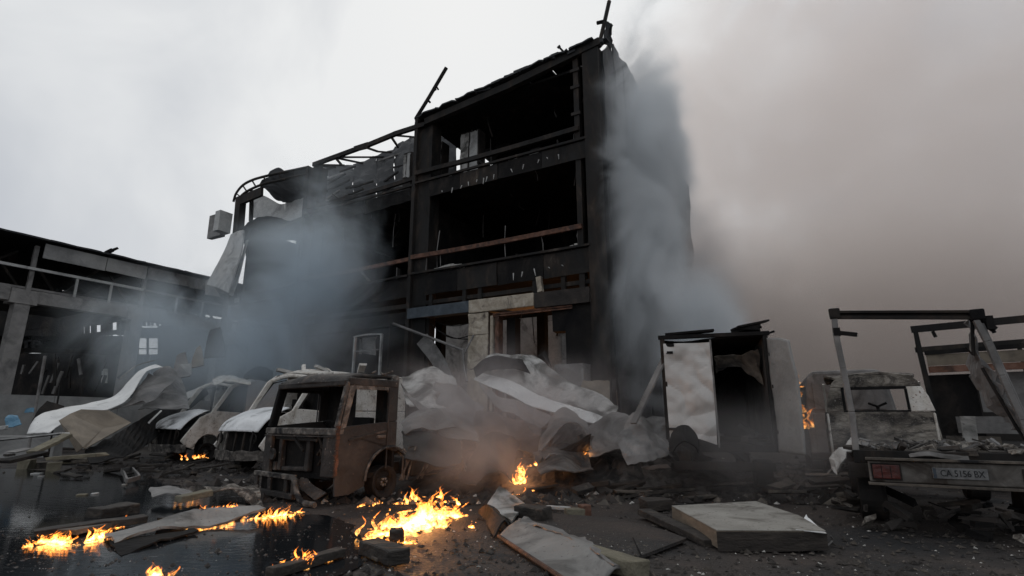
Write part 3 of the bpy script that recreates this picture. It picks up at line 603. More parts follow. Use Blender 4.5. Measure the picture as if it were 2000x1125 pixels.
for k in range(9):
    a = Vector((random.uniform(-1.0, -.05), random.uniform(.6, 1.2), 2.09)); m = MB(); m.beam(a, a + Vector((random.uniform(-.3,.3), random.uniform(-.15,.15), random.uniform(0, .05))), .03, .02); cb('roof_scrap', M_cabpale, m)
m = MB(); m.disc((-.1, 1.2, 2.0), (1, 0, 0), [(0, .08), (.09, .06), (.11, 0), (.09, -.08), (0, -.1)], 12); m.jitter(.02, 8); cb('roof_lump', M_cabpale, m)
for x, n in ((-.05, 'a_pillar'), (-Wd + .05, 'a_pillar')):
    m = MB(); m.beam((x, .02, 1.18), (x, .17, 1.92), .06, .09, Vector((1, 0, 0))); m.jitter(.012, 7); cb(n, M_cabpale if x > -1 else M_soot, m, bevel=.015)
# door side with its window
sill = [(.03, 1.16), (.16, 1.20), (.88, 1.26), (1.24, 1.28)]
low = [(.02, .42)] + [(.03, 1.12), (.05, 1.16)] + sill[1:] + [(1.24, .78)] + arc(1.1, .33, .50, 70, 180, 9)[:-1] + [(.60, .25), (.30, .14), (.04, .14)]
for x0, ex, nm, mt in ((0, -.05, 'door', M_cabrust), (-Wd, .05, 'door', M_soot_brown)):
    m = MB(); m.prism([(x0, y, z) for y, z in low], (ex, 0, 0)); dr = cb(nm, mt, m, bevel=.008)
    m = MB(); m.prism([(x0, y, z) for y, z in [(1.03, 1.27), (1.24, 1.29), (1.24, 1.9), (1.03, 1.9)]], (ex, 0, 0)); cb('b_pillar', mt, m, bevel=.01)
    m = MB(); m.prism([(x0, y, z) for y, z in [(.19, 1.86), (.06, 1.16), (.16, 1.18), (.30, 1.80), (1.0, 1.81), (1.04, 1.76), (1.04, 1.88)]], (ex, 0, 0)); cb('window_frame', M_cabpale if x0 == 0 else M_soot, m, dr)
    sg = 1 if x0 == 0 else -1
    m = MB(); m.beam((x0 + .012*sg, .22, .98), (x0 + .012*sg, 1.0, 1.12), .015, .03); m.beam((x0 + .012*sg, 1.02, .5), (x0 + .012*sg, 1.02, 1.85), .015, .02); cb('door_seam', M_cab, m, dr)
    m = MB(); m.box(x0 - .02, x0 + .03, .8, .98, 1.0, 1.05); cb('door_handle', M_cabpale, m, dr, bevel=.01)
    m = MB(); m.tube([(x0 + .03*sg, 1.1 + .52*math.cos(R(a)), .33 + .52*math.sin(R(a))) for a in range(60, 190, 10)], .022, 6); cb('arch_lip', M_cabpale, m)
m = MB(); m.box(-Wd + .05, -.05, 1.20, 1.25, .5, 1.18); m.box(-Wd + .05, -1.2, 1.20, 1.25, 1.18, 1.95); m.box(-.55, -.05, 1.2, 1.25, 1.18, 1.95); cb('rear_wall', M_soot, m)
# ragged rust edge of the front corner
m = MB()
for k in range(14):
    z = .45 + k*.055; m.box(-.035, .02, -.012, .04, z, z + .05)
m.jitter(.02, 9); cb('corner_seam', M_rust, m)
# front
m = MB(); m.box(-Wd, 0, -.03, .14, 1.06, 1.17); m.jitter(.008, 5); cb('scuttle', M_cabpale, m, bevel=.02)
m = MB(); m.box(-Wd + .02, -.02, -.045, -.03, 1.03, 1.05); cb('scuttle_lip', M_cab, m)
for x0, x1 in ((-Wd, -1.86), (-.34, 0)):
    m = MB(); m.box(x0, x1, -.02, .05, .42, 1.06); m.jitter(.012, 6); cb('front_panel', M_cab, m, bevel=.015)
m = MB(); m.box(-1.86, -.34, .16, .22, .38, 1.06); cb('firewall', M_soot, m)
for x0, x1, z0, z1, y in ((-1.72, -1.62, .46, 1.04, .05), (-.90, -.80, .46, 1.04, .05), (-1.60, -.92, .95, 1.03, .06), (-1.60, -.92, .46, .53, .07), (-1.86, -1.74, .44, .60, .03)):
    m = MB(); m.box(x0, x1, y, y + .1, z0, z1); m.jitter(.03, 4); cb('grille_frame', M_cab, m, bevel=.02)
for x, z in ((-.62, .95), (-.55, .75), (-.5, .6)):
    m = MB(); m.tube([(x, .06, z), (x + .12, .02, z + .08), (x + .2, .05, z - .1)], .03, 6); cb('burnt_hose', M_steel, m)
m = MB(); m.beam((-1.8, .04, 1.0), (-.5, .0, .98), .03, .04); m.beam((-1.2, .0, 1.02), (-.85, -.02, .8), .03, .04); cb('wiper_linkage', M_steel, m)
m = MB(); m.disc((-1.78, -.01, .72), (0, -1, 0), [(.1, .0), (.09, .03), (.06, .02), (0, 0)], 16); cb('headlamp', M_cab, m)
# bumper: rails, uprights, and the end torn down
def bar(name, pts, wd, ht, mt):
    m = MB()
    for a, b in zip(pts, pts[1:]): m.beam(a, b, wd, ht)
    m.jitter(.008, 6); return cb(name, mt, m, bevel=.012)
bar('bumper_rail', [(-Wd - .03, -.10, .40), (-.85, -.14, .39)], .09, .08, M_cabpale); bar('bumper_rail', [(-Wd - .03, -.08, .10), (-.85, -.12, .09)], .09, .09, M_cab)
for x in (-Wd + .03, -1.62, -1.12, -.88): bar('bumper_upright', [(x, -.10, .12), (x, -.11, .38)], .16 if x > -1 else .10, .05, M_cab)
m = MB(); m.box(-Wd + .05, -.9, -.03, .0, .1, .38); cb('bumper_back', M_soot, m)
m = MB(); m.tube(spline([(-.85, -.16, .38), (-.72, -.2, .33), (-.62, -.22, .18), (-.42, -.24, .06), (-.12, -.22, .04)], 14), .045, 7); cb('torn_bumper_end', M_cabpale, m)
loft([[(-.78, -.12, .36), (-.6, -.1, .2), (-.3, -.1, .08)], [(-.6, -.06, .38), (-.4, -.06, .28), (-.1, -.04, .2)]], 8, 4, .03, 3, 1).build('torn_skirt', M_cab, cab, local=True, solid=.02)
# cabin innards and chassis
m = MB(); m.box(-.95, -.45, .62, 1.1, .7, .82); m.box(-.95, -.45, 1.0, 1.1, .82, 1.35); m.jitter(.02, 5); cb('seat_frame', M_soot, m)
m = MB(); m.tube([(-.7, .3, .9), (-.7, .45, 1.2)], .025, 6); m.disc((-.7, .45, 1.2), (0, .5, 1), [(.19, .0), (.205, .015), (.22, 0), (.205, -.015), (.19, 0)], 18); cb('steering_wheel', M_soot, m)
m = MB(); m.box(-Wd + .1, -.1, .14, 1.2, .36, .44); cb('cab_floor', M_soot, m)
for x in (-1.5, -.62): m = MB(); m.chan((x, .2, .42), (x, 4.9, .46), .09, .2, .02); cb('chassis_rail', M_cabrust, m)
for y in (1.9, 3.0, 4.1, 4.85): m = MB(); m.beam((-1.5, y, .42), (-.62, y, .42), .1, .12); cb('cross_member', M_cabrust, m)
for y in (1.08, 3.7):
    for x, ax in ((-.14, (1, 0, 0)), (-Wd + .14, (-1, 0, 0))): wheel(cab, (x, y, .27), ax, .27, .18)
    m = MB(); m.tube([(-Wd + .3, y, .28), (-.3, y, .28)], .05, 8); cb('axle', M_steel, m)
m = MB(); m.box(-.5, -.12, 1.75, 2.5, .3, .62); m.jitter(.02); cb('fuel_tank', M_cabrust, m, bevel=.06)
loft([[(-.06, .72, .75), (-.02, 1.1, .86), (-.06, 1.5, .7)], [(-.4, .72, .75), (-.4, 1.1, .84), (-.4, 1.5, .7)]], 10, 4, .03, 3, 7).build('mudguard', M_cabrust, cab, local=True, solid=.02)
for k in range(7):
    y = random.uniform(1.4, 2.4); m = MB(); m.tube([(-.2, y, .8), (-.1, y + .1, .55 + random.random()*.3), (-.15, y + random.uniform(-.2,.3), .25)], .02, 5); cb('dangling_cable', M_cabpale, m)

# --- two burnt panel vans
def make_van(loc, rz, label, bonnet_mat, body_mat):
    v = tag(empty('burnt_van', loc, rz), label, 'van', 'burnt vans left of the lorry cab'); v.scale = (1.0, 1.0, 1.08)
    def p(name, mt, m, par=v, **k): return m.build(name, mt, par, local=True, **k)
    B = 2.0
    for x0, ex in ((0, -.05), (-B, .05)):
        out = [(.10, .62), (.35, .95), (.62, 1.28), (1.0, 1.45), (1.18, 1.47), (2.25, 1.42), (5.2, 1.45), (5.2, .35)] + arc(4.3, .34, .42, 0, 180, 8) + [(2.6, .3)] + arc(.98, .36, .43, 0, 180, 9) + [(.3, .45)]
        m = MB(); m.prism([(x0, y, z) for y, z in out], (ex, 0, 0)); sd = p('side_panel', body_mat, m, bevel=.02)
        m = MB(); m.prism([(x0*.99 - (0.02 if x0 else .02)*0, y, z) for y, z in [(.95, 1.42), (1.12, 1.46), (1.62, 2.18), (1.85, 2.30), (2.2, 2.34), (2.2, 2.44), (1.72, 2.38), (1.45, 2.2)]], (ex, 0, 0)); p('a_pillar', body_mat, m, bevel=.015)
        m = MB(); m.prism([(x0, y, z) for y, z in [(2.08, 1.42), (2.45, 1.43), (2.40, 2.42), (2.14, 2.40)]], (ex, 0, 0)); p('b_pillar', body_mat, m, bevel=.015)
        m = MB(); m.prism([(x0, y, z) for y, z in [(2.42, 1.44), (5.2, 1.46), (5.15, 2.4), (2.4, 2.42)]], (ex, 0, 0)); p('cargo_side', body_mat, m, bevel=.02)
        m = MB(); m.tube([(x0, 1.15 + .0, 1.5), (x0, 1.68, 2.18), (x0, 2.1, 2.28), (x0, 2.1, 1.46)], .022, 6); p('window_seal', M_steel, m, sd)
        sg = 1 if x0 == 0 else -1
        for y in (.98, 4.3): wheel(v, (x0 - .12*sg, y, .27), (sg, 0, 0), .27, .2)
    rf = loft([[(-B + .1, 1.75, 2.36), (-B/2, 1.62, 2.42), (-.1, 1.75, 2.36)], [(-B + .03, 2.6, 2.42), (-B/2, 2.6, 2.52), (-.03, 2.6, 2.42)], [(-B + .03, 5.15, 2.4), (-B/2, 5.15, 2.48), (-.03, 5.15, 2.4)]], 10, 16, .06, 1.6, loc[0], wrinkle=.03)
    p('roof', body_mat, rf, solid=.04, smooth=True)
    m = MB(); m.tube(spline([(-B + .06, 1.62, 2.24), (-B/2, 1.5, 2.34), (-.06, 1.62, 2.24)], 10), .05, 7); p('windscreen_header', body_mat, m)
    bn = loft([[(-B + .16, .12, .93), (-B/2, -.02, .95), (-.14, .12, .93)], [(-B + .08, .32, 1.16), (-B/2, .2, 1.22), (-.06, .32, 1.20)], [(-B + .1, .72, 1.36), (-B/2, .68, 1.42), (-.08, .74, 1.42)], [(-B + .18, 1.0, 1.45), (-B/2, 1.0, 1.52), (-.2, 1.0, 1.49)]], 16, 14, .02, 2, loc[1])
    p('bonnet', bonnet_mat, bn, solid=.025, smooth=True)
    m = MB(); m.box(-B + .1, -.1, 1.0, 1.12, 1.40, 1.46); m.jitter(.03, 4); p('scuttle', M_cabpale, m)
    bp = loft([[(-B - .02, .30, .30), (-B*.8, .0, .30), (-B/2, -.08, .30), (-B*.2, .0, .30), (.02, .30, .30)], [(-B - .02, .28, .52), (-B*.8, -.03, .52), (-B/2, -.11, .52), (-B*.2, -.03, .52), (.02, .28, .52)]], 18, 5, .04, 3, loc[0] + 3, rag=.03)
    p('bumper', M_cabpale, bp, solid=.03)
    for x in (-B + .3, -B + .62, -1.0, -.62, -.3):
        m = MB(); m.beam((x, .06, .5), (x + .02, .1, .95), .05, .04, Vector((0, 1, 0))); m.jitter(.02, 5); p('grille_bar', M_cabpale if x < -1.2 else M_steel, m)
    m = MB(); m.box(-B + .3, -.3, .25, .7, .45, .95); m.jitter(.06, 2.5); p('engine_block', M_soot, m, bevel=.04)
    m = MB(); m.box(-B + .15, -.15, .85, .9, .35, 1.38); p('firewall', M_soot, m)
    for x in (-B + .28, -.28):
        m = MB(); m.disc((x, .12, .78), (0, -1, 0), [(.13, 0), (.12, .03), (.08, .0), (0, -.04)], 14); p('headlamp_shell', M_steel, m)
    m = MB(); m.box(-B + .06, -.06, 1.0, 5.15, .32, .40); p('floor_pan', M_soot, m)
    m = MB(); m.box(-B + .05, -.05, 2.5, 2.55, .4, 2.3); p('bulkhead', M_soot, m)
    for x in (-1.55, -.55):
        m = MB(); m.box(x - .25, x + .25, 1.9, 2.35, .8, .9); m.box(x - .25, x + .25, 2.25, 2.35, .9, 1.75); m.jitter(.03, 4); p('seat_frame', M_soot, m)
    m = MB(); m.tube([(-.55, 1.3, 1.3), (-.55, 1.55, 1.5)], .03, 6); m.disc((-.55, 1.55, 1.5), (0, .5, 1), [(.19, 0), (.2, .015), (.215, 0), (.2, -.015), (.19, 0)], 16); p('steering_wheel', M_soot, m)
    for k in range(9):
        a = Vector((random.uniform(-B, 0), random.uniform(1.9, 3.6), 2.46)); m = MB(); m.beam(a, a + Vector((random.uniform(-.7,.7), random.uniform(-.5,.5), random.uniform(.0,.25))), random.uniform(.08,.3), .07); m.jitter(.08, 3); p('roof_debris', M_paledirty if k % 2 else M_ash, m)
    return v
def front_at(px, py, d): q = D(px, py, d); return (q.x, q.y, 0)
make_van(front_at(350, 830, 17.2), -math.atan2(.53, .85), 'ash-grey burnt van, farther from the lorry cab, under torn sheets', M_white, M_ash)
make_van(front_at(503, 830, 13.6), -math.atan2(.53, .85), 'burnt van with white peeled bonnet right behind the lorry cab', M_white, M_ash)

# --- box truck seen from the rear
q = D(1303, 865, 10.5)
bx = tag(empty('box_truck', (q.x, q.y, 0), R(-17)), 'burnt box truck from the rear, crumpled silver door shut, other door swung open', 'truck')
def pb(name, mt, m, par=bx, **k): return m.build(name, mt, par, local=True, **k)
BW, Z0, Z1, BL = 1.92, .86, 2.84, 4.2
m = MB(); m.box(0, BW, 0, BL, Z0 - .12, Z0); pb('box_floor', M_soot, m)
for x0, x1 in ((0, .04), (BW - .04, BW)): m = MB(); m.box(x0, x1, .06, BL, Z0, Z1); pb('box_side', M_paledirty if x0 == 0 else M_panelgrey, m)
m = MB(); m.box(.04, BW - .04, BL - .05, BL, Z0, Z1); pb('box_front', M_soot, m)
loft([[(0, .1, Z1 - .02), (BW*.5, .1, Z1 - .05), (BW, .1, Z1 - .02)], [(0, 2, Z1), (BW*.5, 2, Z1 - .3), (BW, 2, Z1 - .05)], [(0, BL, Z1), (BW*.5, BL, Z1 - .15), (BW, BL, Z1)]], 12, 12, .06, 1.5, 2).build('box_roof', M_soot, bx, local=True, solid=.03)
for x in (.03, BW - .04): m = MB(); m.box(x - .04, x + .05, -.02, .06, Z0 - .1, Z1); pb('door_post', M_steel, m, bevel=.01)
m = MB(); m.box(-.04, BW + .04, -.04, .08, Z1, Z1 + .07); pb('door_header', M_soot, m)
m = MB(); m.beam((.1, .1, Z1 + .1), (1.0, .1, Z1 + .14), .3, .04); m.jitter(.02); pb('roof_flap', M_soot, m)
for k in range(7):
    a = Vector((random.uniform(1.3, 1.9), random.uniform(0, .8), Z1 + .08 + .03*k)); m = MB(); m.beam(a, a + Vector((random.uniform(.2,.6), random.uniform(-.2,.3), random.uniform(-.03,.1))), .16, .04); m.jitter(.05, 4); pb('curled_roof_strip', M_soot, m)
dl = loft([[(.06, -.03, Z0 + .02), (.45, -.03, Z0 + .12), (.88, -.03, Z0)], [(.05, -.03, Z0 + .8), (.45, -.02, Z0 + .8), (.90, -.03, Z0 + .8)], [(.05, -.03, Z1 - .1), (.45, -.02, Z1 - .1), (.90, -.03, Z1 - .1)]], 34, 60, .02, 1.6, 5, wrinkle=.05, crease=.07)
dr = pb('rear_door', M_alu, dl, solid=.02); dr['label'] = 'crumpled silver rear door, shut'
m = MB(); m.box(.90, .93, -.05, .0, Z0 - .05, Z1 - .05); pb('locking_bar', M_panelgrey, m, dr)
for z in (Z0 + .25, Z1 - .3): m = MB(); m.box(.02, .22, -.09, -.04, z, z + .05); pb('hinge', M_soot, m, dr)
m = MB(); m.box(.1, .25, -.07, -.04, Z1 - .16, Z1 - .1); pb('hinge', M_soot, m, dr)
od = loft([[(BW + .0, -.04, Z0 - .1), (BW + .17, -.42, Z0 - .12), (BW + .28, -.70, Z0 - .12)], [(BW + .0, -.04, Z0 + 1), (BW + .17, -.41, Z0 + 1), (BW + .28, -.70, Z0 + 1)], [(BW, -.04, Z1 - .06), (BW + .15, -.38, Z1 - .12), (BW + .24, -.64, Z1 - .2)]], 12, 24, .03, 1.5, 8)
d2 = pb('rear_door', M_doorgrey, od, solid=.05, smooth=True); d2['label'] = 'flat grey rear door, swung open'
for z in (Z0 + .2, Z0 + 1, Z1 - .4): m = MB(); m.box(BW - .02, BW + .08, -.1, -.05, z, z + .06); pb('hinge', M_soot, m, d2)
loft([[(1.0, .35, Z1 - .35), (1.4, .4, Z1 - .3), (1.8, .4, Z1 - .2)], [(1.0, .6, Z1 - .62), (1.4, .55, Z1 - .52), (1.8, .45, Z1 - .9)]], 10, 6, .1, 2, 9, rag=.06).build('hanging_lining', M_board, bx, local=True, solid=.02)
for k in range(8):
    a = Vector((random.uniform(.9, 1.8), random.uniform(.2, 1.8), Z0 + random.uniform(.02, .2))); m = MB(); m.beam(a, a + Vector((random.uniform(-.5,.5), random.uniform(-.4,.4), random.uniform(0,.2))), .12, .08); m.jitter(.05); pb('cargo_remnant', M_soot, m)
for x in (.45, 1.4): m = MB(); m.chan((x, .1, Z0 - .25), (x, BL + 1.5, Z0 - .25), .08, .18, .02); pb('chassis_rail', M_steel, m)
m = MB(); m.box(.1, BW - .1, -.04, .06, .42, .56); pb('rear_bumper', M_steel, m)
for x, ax in ((.12, (-1, 0, 0)), (BW - .12, (1, 0, 0))): wheel(bx, (x, 1.1, .28), ax, .28, .22); wheel(bx, (x, BL + .6, .28), ax, .28, .22)
m = MB(); m.box(.1, BW - .1, BL + .1, BL + 1.5, .5, 2.1); m.jitter(.02); pb('cab', M_soot, m, bevel=.1)

# --- flatbed truck with the number plate
fb = tag(empty('flatbed_truck', (4.27, 7.0, 0), R(-29.4)), 'burnt flatbed truck with bare tarpaulin frame, red tail lamp and number plate', 'truck')
def pf(name, mt, m, par=fb, **k): return m.build(name, mt, par, local=True, **k)
FW, FL, ZB = 1.98, 3.35, .93
m = MB(); m.box(0, FW, 0, FL, ZB - .14, ZB - .03); pf('bed_frame', M_soot, m)
for k in range(9):
    x0 = .03 + k*.215; m = MB(); m.box(x0, x0 + .2, .02, FL, ZB - .03, ZB + random.uniform(0, .03)); m.jitter(.012, 3); pf('bed_board', M_board if k % 2 else M_char, m)
m = MB(); m.box(-.02, FW + .02, -.05, .02, ZB - .14, ZB + .01); m.jitter(.01, 4); pf('tail_rail', M_steel, m, bevel=.01)
for k in range(90):
    a = Vector((random.uniform(.05, FW - .1), random.uniform(.05, FL - .4), ZB + .02)); s_ = random.uniform(.025, .09)
    if k < 26: a.y = random.uniform(0, .6)
    m = MB(); m.beam(a, a + Vector((random.uniform(-.25,.25), random.uniform(-.15,.15), random.uniform(.0,.08))), s_, s_*.6); m.jitter(.05, 9); pf('ash_lump', (M_panelgrey, M_cabpale, M_mottle, M_char)[k % 4], m)
for y, lean in ((.05, 0), (FL - .1, 0)):
    if y < 1:
        m = MB(); [m.beam(a_, b_, .07, .09, Vector((0, 1, 0))) for a_, b_ in zip(*(lambda q: (q, q[1:]))([(.02, y, ZB - .1), (.035, y, 1.4), (.012, y + .01, 1.95), (-.015, y, 2.42), (.0, y, 2.70)]))]; ps = pf('frame_post', M_panelgrey, m, bevel=.01)
        m = MB(); m.beam((.0, y - .02, 2.42), (.22, y - .05, 2.37), .07, .05); m.box(-.04, .04, y - .06, y + .06, 2.38, 2.48); pf('hook', M_soot, m, ps)
        m = MB(); [m.beam(a_, b_, .06, .08, Vector((0, 1, 0))) for a_, b_ in zip(*(lambda q: (q, q[1:]))([(1.72, y, ZB - .15), (1.66, y, 1.3), (1.57, y + .01, 1.8), (1.50, y, 2.2), (1.42, y, 2.54)]))]; m.beam((1.79, y + .03, ZB - .15), (1.49, y + .03, 2.42), .04, .08, Vector((0, 1, 0))); pr = pf('frame_post', M_panelgrey, m, bevel=.008)
        m = MB(); m.beam((-.03, y, 2.70), (1.46, y, 2.56), .09, .03); m.beam((.0, y, 2.63), (1.44, y, 2.49), .05, .04); m.beam((.0, y + .02, 2.665), (1.44, y + .02, 2.525), .02, .05); m.jitter(.008, 4); pf('frame_header', M_steel, m)
        m = MB(); m.box(-.06, .06, y - .06, y + .05, 2.60, 2.74); m.jitter(.02, 5); pf('frame_corner', M_soot, m, bevel=.02)
        m = MB(); m.box(1.38, 1.52, y - .06, y + .05, 2.45, 2.59); m.jitter(.02, 5); pf('frame_corner', M_soot, m, bevel=.02)
        m = MB(); m.beam((1.5, y, 2.48), (1.60, y + .05, 2.34), .06); m.beam((1.56, y, 2.50), (1.56, y, 2.34), .07); pf('frame_lug', M_soot, m)
tarp = loft([[(1.40, .08, 2.52), (1.38, .1, 2.2), (1.50, .1, 1.8), (1.58, .1, 1.5), (1.66, .1, 1.15)], [(1.44, .25, 2.5), (1.38, .3, 2.1), (1.42, .32, 1.75), (1.55, .3, 1.45), (1.62, .25, 1.2)], [(1.46, .4, 2.4), (1.34, .5, 2.0), (1.40, .5, 1.7), (1.5, .45, 1.4), (1.6, .35, 1.25)]], 20, 10, .08, 4, 6, rag=.08)
pf('tarpaulin_rag', M_panelgrey, tarp, solid=.012)
m = MB(); m.tube([(1.30, .1, 2.15), (1.36, .1, 2.05), (1.42, .1, 2.5)], .02, 6); m.tube([(1.42, .12, 1.9), (1.62, .12, 1.2), (1.70, .1, .98)], .018, 6); pf('tarpaulin_rope', M_soot, m)
# rear bumper bar with lamp and plate
m = MB(); m.box(.12, FW, -.08, .0, .58, .82); bpz = pf('bumper', mat('bumper_paint', [(.3, (.045,.04,.035)), (.5, (.095,.087,.077)), (.75, (.19,.18,.165))], scale=4, rough=.65, soot=(.03,.022,.016), sscale=2.2, spos=(.5,.62), bump=.15), m, bevel=.015)
m = MB(); m.box(.10, FW + .02, -.13, -.0, .83, .86); m.box(.10, FW + .02, -.13, -.0, .545, .575); pf('bumper_lip', M_board, m, bpz, bevel=.006)
m = MB(); m.box(.16, .43, -.105, -.085, .62, .78); lp = pf('tail_lamp', M_red, m, bevel=.02)
m = MB(); m.box(.145, .445, -.095, -.082, .605, .795); pf('lamp_bezel', M_soot, m, lp)
for k in range(2): m = MB(); m.box(.16 + .27*(.33 + .33*k) - .004, .16 + .27*(.33 + .33*k) + .004, -.108, -.1, .63, .77); pf('lens_rib', M_soot, m, lp)
m = MB(); m.box(FW - .45, FW - .18, -.105, -.085, .62, .78); pf('tail_lamp', M_soot_brown, m, bevel=.02)
m = MB(); m.box(.74, 1.24, -.10, -.085, .645, .765); pl = pf('number_plate', M_plate, m, bevel=.006)
m = MB(); m.box(.745, .775, -.102, -.1, .65, .76); pf('plate_band', M_bluesteel, m, pl)
tx = bpy.data.curves.new('lettering', 'FONT'); tx.body = 'CA 5156 BX'; tx.size = .098; tx.align_x = 'CENTER'; tx.align_y = 'CENTER'; tx.extrude = .002; tx.space_character = .98
tx.materials.append(M_ink)
to = bpy.data.objects.new('lettering', tx); COL.objects.link(to); bpy.context.view_layer.update()
tm = bpy.data.meshes.new_from_object(to.evaluated_get(bpy.context.evaluated_depsgraph_get())); bpy.data.objects.remove(to)
to = bpy.data.objects.new('lettering', tm); COL.objects.link(to); to.parent = pl; to.rotation_euler = (R(90), 0, 0); to.location = (1.01, -.1035, .705); to.scale = (.80, 1, 1)
loft([[(.55, -.04, .90), (.75, -.05, .93), (1.1, -.06, .9)], [(.55, -.08, .87), (.75, -.1, .88), (1.1, -.1, .86)]], 10, 4, .03, 5, 3).build('bent_trim', M_panelgrey, fb, local=True, solid=.012)
for x in (.5, 1.45): m = MB(); m.chan((x, .05, .68), (x, FL + 1.4, .68), .07, .16, .02); pf('chassis_rail', M_steel, m)
for x, ax in ((.1, (-1, 0, 0)), (FW - .1, (1, 0, 0))): wheel(fb, (x, .95, .27), ax, .27, .22); wheel(fb, (x, FL + .7, .27), ax, .27, .22)
for k in range(46):
    a = Vector((random.uniform(-.3, FW), random.uniform(-.1, 1.6), random.uniform(.0, .3))); s_ = random.uniform(.03, .13)
    m = MB(); m.beam(a, a + Vector((random.uniform(-.35,.35), random.uniform(-.2,.2), random.uniform(-.05,.15))), s_, s_*.7); m.jitter(.08, 7); pf('fallen_lump', (M_char, M_soot, M_mottle, M_soot_brown)[k % 4], m)
# its cab, seen from the rear
n0 = set(fb.children); CW = 1.66; y0 = FL + .15
def cbp(name, mt, outl, y=y0, t=.05, **k):
    m = MB(); m.prism([(x, y, z) for x, z in outl], (0, t, 0)); return pf(name, mt, m, **k)
def crow(z, ins): return [(ins, y0 + .34, z), (ins + .02, y0 + .12, z), (ins + .14, y0 + .01, z), (CW*.5, y0 - .01, z), (CW - ins - .14, y0 + .01, z), (CW - ins - .02, y0 + .12, z), (CW - ins, y0 + .34, z)]
loft([crow(.72, .0), crow(1.0, -.01), crow(1.25, .0), crow(1.44, .015)], 26, 10, .02, 4, 4).build('cab_back', M_cabash, fb, local=True, solid=.03)
for x_ in (.5, .95, 1.25): m = MB(); m.box(x_, x_ + .025, y0 - .03, y0, .8, 1.4); pf('cab_rib', M_cabash, m)
cbp('cab_back_pillar', M_cabash, [(.03, 1.45), (.32, 1.45), (.32, 1.87), (.13, 1.87), (.07, 1.7)], bevel=.01); cbp('cab_back_pillar', M_ash, [(CW - .36, 1.45), (CW - .02, 1.45), (CW - .08, 1.7), (CW - .16, 1.87), (CW - .38, 1.87)], bevel=.01)
cbp('cab_back_header', M_cabash, [(.13, 1.872), (CW - .16, 1.872), (CW - .2, 1.97), (CW - .28, 2.05), (CW - .42, 2.09), (.40, 2.08), (.26, 2.05), (.17, 1.97)], bevel=.02)
for q_ in ([(.30, 1.43), (CW - .36, 1.43), (CW - .36, 1.47), (.30, 1.47)], [(.30, 1.83), (CW - .38, 1.83), (CW - .38, 1.88), (.30, 1.88)], [(.30, 1.472), (.345, 1.472), (.345, 1.828), (.30, 1.828)], [(CW - .40, 1.472), (CW - .36, 1.472), (CW - .37, 1.828), (CW - .41, 1.828)]): cbp('window_frame', M_soot, q_, y=y0 - .01, t=.03)
loft([[(.22, y0, 2.04), (CW/2, y0, 2.11), (CW - .26, y0, 2.04)], [(.06, y0 + .7, 2.1), (CW/2, y0 + .7, 2.14), (CW - .15, y0 + .7, 2.1)], [(.1, y0 + 1.3, 2.02), (CW/2, y0 + 1.35, 2.05), (CW - .2, y0 + 1.3, 2.0)]], 12, 8, .04, 3, 2).build('cab_roof', M_cabash, fb, local=True, solid=.04)
for x in (.02, CW - .06):
    m = MB(); m.prism([(x, y, z) for y, z in [(y0, .6), (y0 + 1.6, .6), (y0 + 1.6, 1.2), (y0 + 1.4, 1.35), (y0, 1.42)]], (.04, 0, 0)); pf('cab_side', M_ash, m, bevel=.02)
    m = MB(); m.prism([(x, y, z) for y, z in [(y0 + 1.35, 1.32), (y0 + 1.5, 1.3), (y0 + 1.2, 2.02), (y0 + 1.1, 2.0)]], (.04, 0, 0)); pf('a_pillar', M_ash, m)
m = MB(); m.box(.05, CW - .05, y0 + 1.3, y0 + 1.4, .6, 1.3); pf('dashboard', M_soot, m)
m = MB(); m.tube([(.9, y0 + 1.2, 1.35), (.9, y0 + 1.0, 1.55)], .03, 6); m.tube([(.75, y0 + 1.0, 1.62), (.9, y0 + 1.0, 1.55), (1.05, y0 + 1.0, 1.62)], .025, 6); pf('steering_column', M_soot, m)
for c_ in set(fb.children) - n0: c_.location.x -= .25
m = MB(); m.beam((1.72, FL - .2, ZB), (1.74, FL - .2, ZB + .42), .2, .03, Vector((0, 1, 0))); m.jitter(.03, 5); pf('bent_flap', M_paledirty, m)
loft([[(-.18, .5, .62), (-.05, .6, .85), (.1, .7, 1.05)], [(-.3, .9, .6), (-.15, 1.0, .9), (.05, 1.1, 1.1)]], 8, 6, .12, 4, 5, rag=.08).build('melted_mudguard', M_paledirty, fb, local=True, solid=.02)

# --- second bare frame truck behind, and a pale van beyond
f2p = D(1812, 860, 11.0)
f2 = tag(empty('frame_truck', (f2p.x + .12, f2p.y, 0), R(-37)), 'burnt truck with bare frame and brown side boards, half lost in smoke', 'truck')
def p2(name, mt, m, par=f2, **k): return m.build(name, mt, par, local=True, **k)
for x in (0.12, 2.1):
    for y in (0, 4.2): m = MB(); m.beam((x, y, .8), (x - .1, y, 3.1), .08, .08, Vector((0, 1, 0))); p2('frame_post', M_steel, m)
for y in (0, 4.2): m = MB(); m.beam((-.05, y, 3.12), (2.15, y, 3.16), .1, .13); p2('frame_header', M_steel, m)
for x in (0.02, 2.08): m = MB(); m.beam((x, 0, 3.1), (x, 4.2, 3.1), .08); p2('frame_rail', M_steel, m)
for x in (.3, 1.2): m = MB(); m.beam((x, 0, 3.05), (x + .03, 0, 2.93), .06); p2('frame_lug', M_soot, m)
m = MB(); m.beam((.1, -.02, 2.62), (2.15, -.02, 2.66), .08, .08); p2('side_rail', M_soot, m)
for z0, z1, mt in ((2.36, 2.58, M_panelbrown), (2.22, 2.35, M_rust)): m = MB(); m.box(.12, 2.15, -.03, .0, z0, z1); p2('side_board', mt, m)
m = MB(); m.box(.85, 2.15, .3, .34, 1.45, 2.2); p2('inner_panel', M_panelgrey, m); m = MB(); m.box(.1, .83, .4, .44, 1.0, 2.2); p2('inner_panel', M_soot, m)
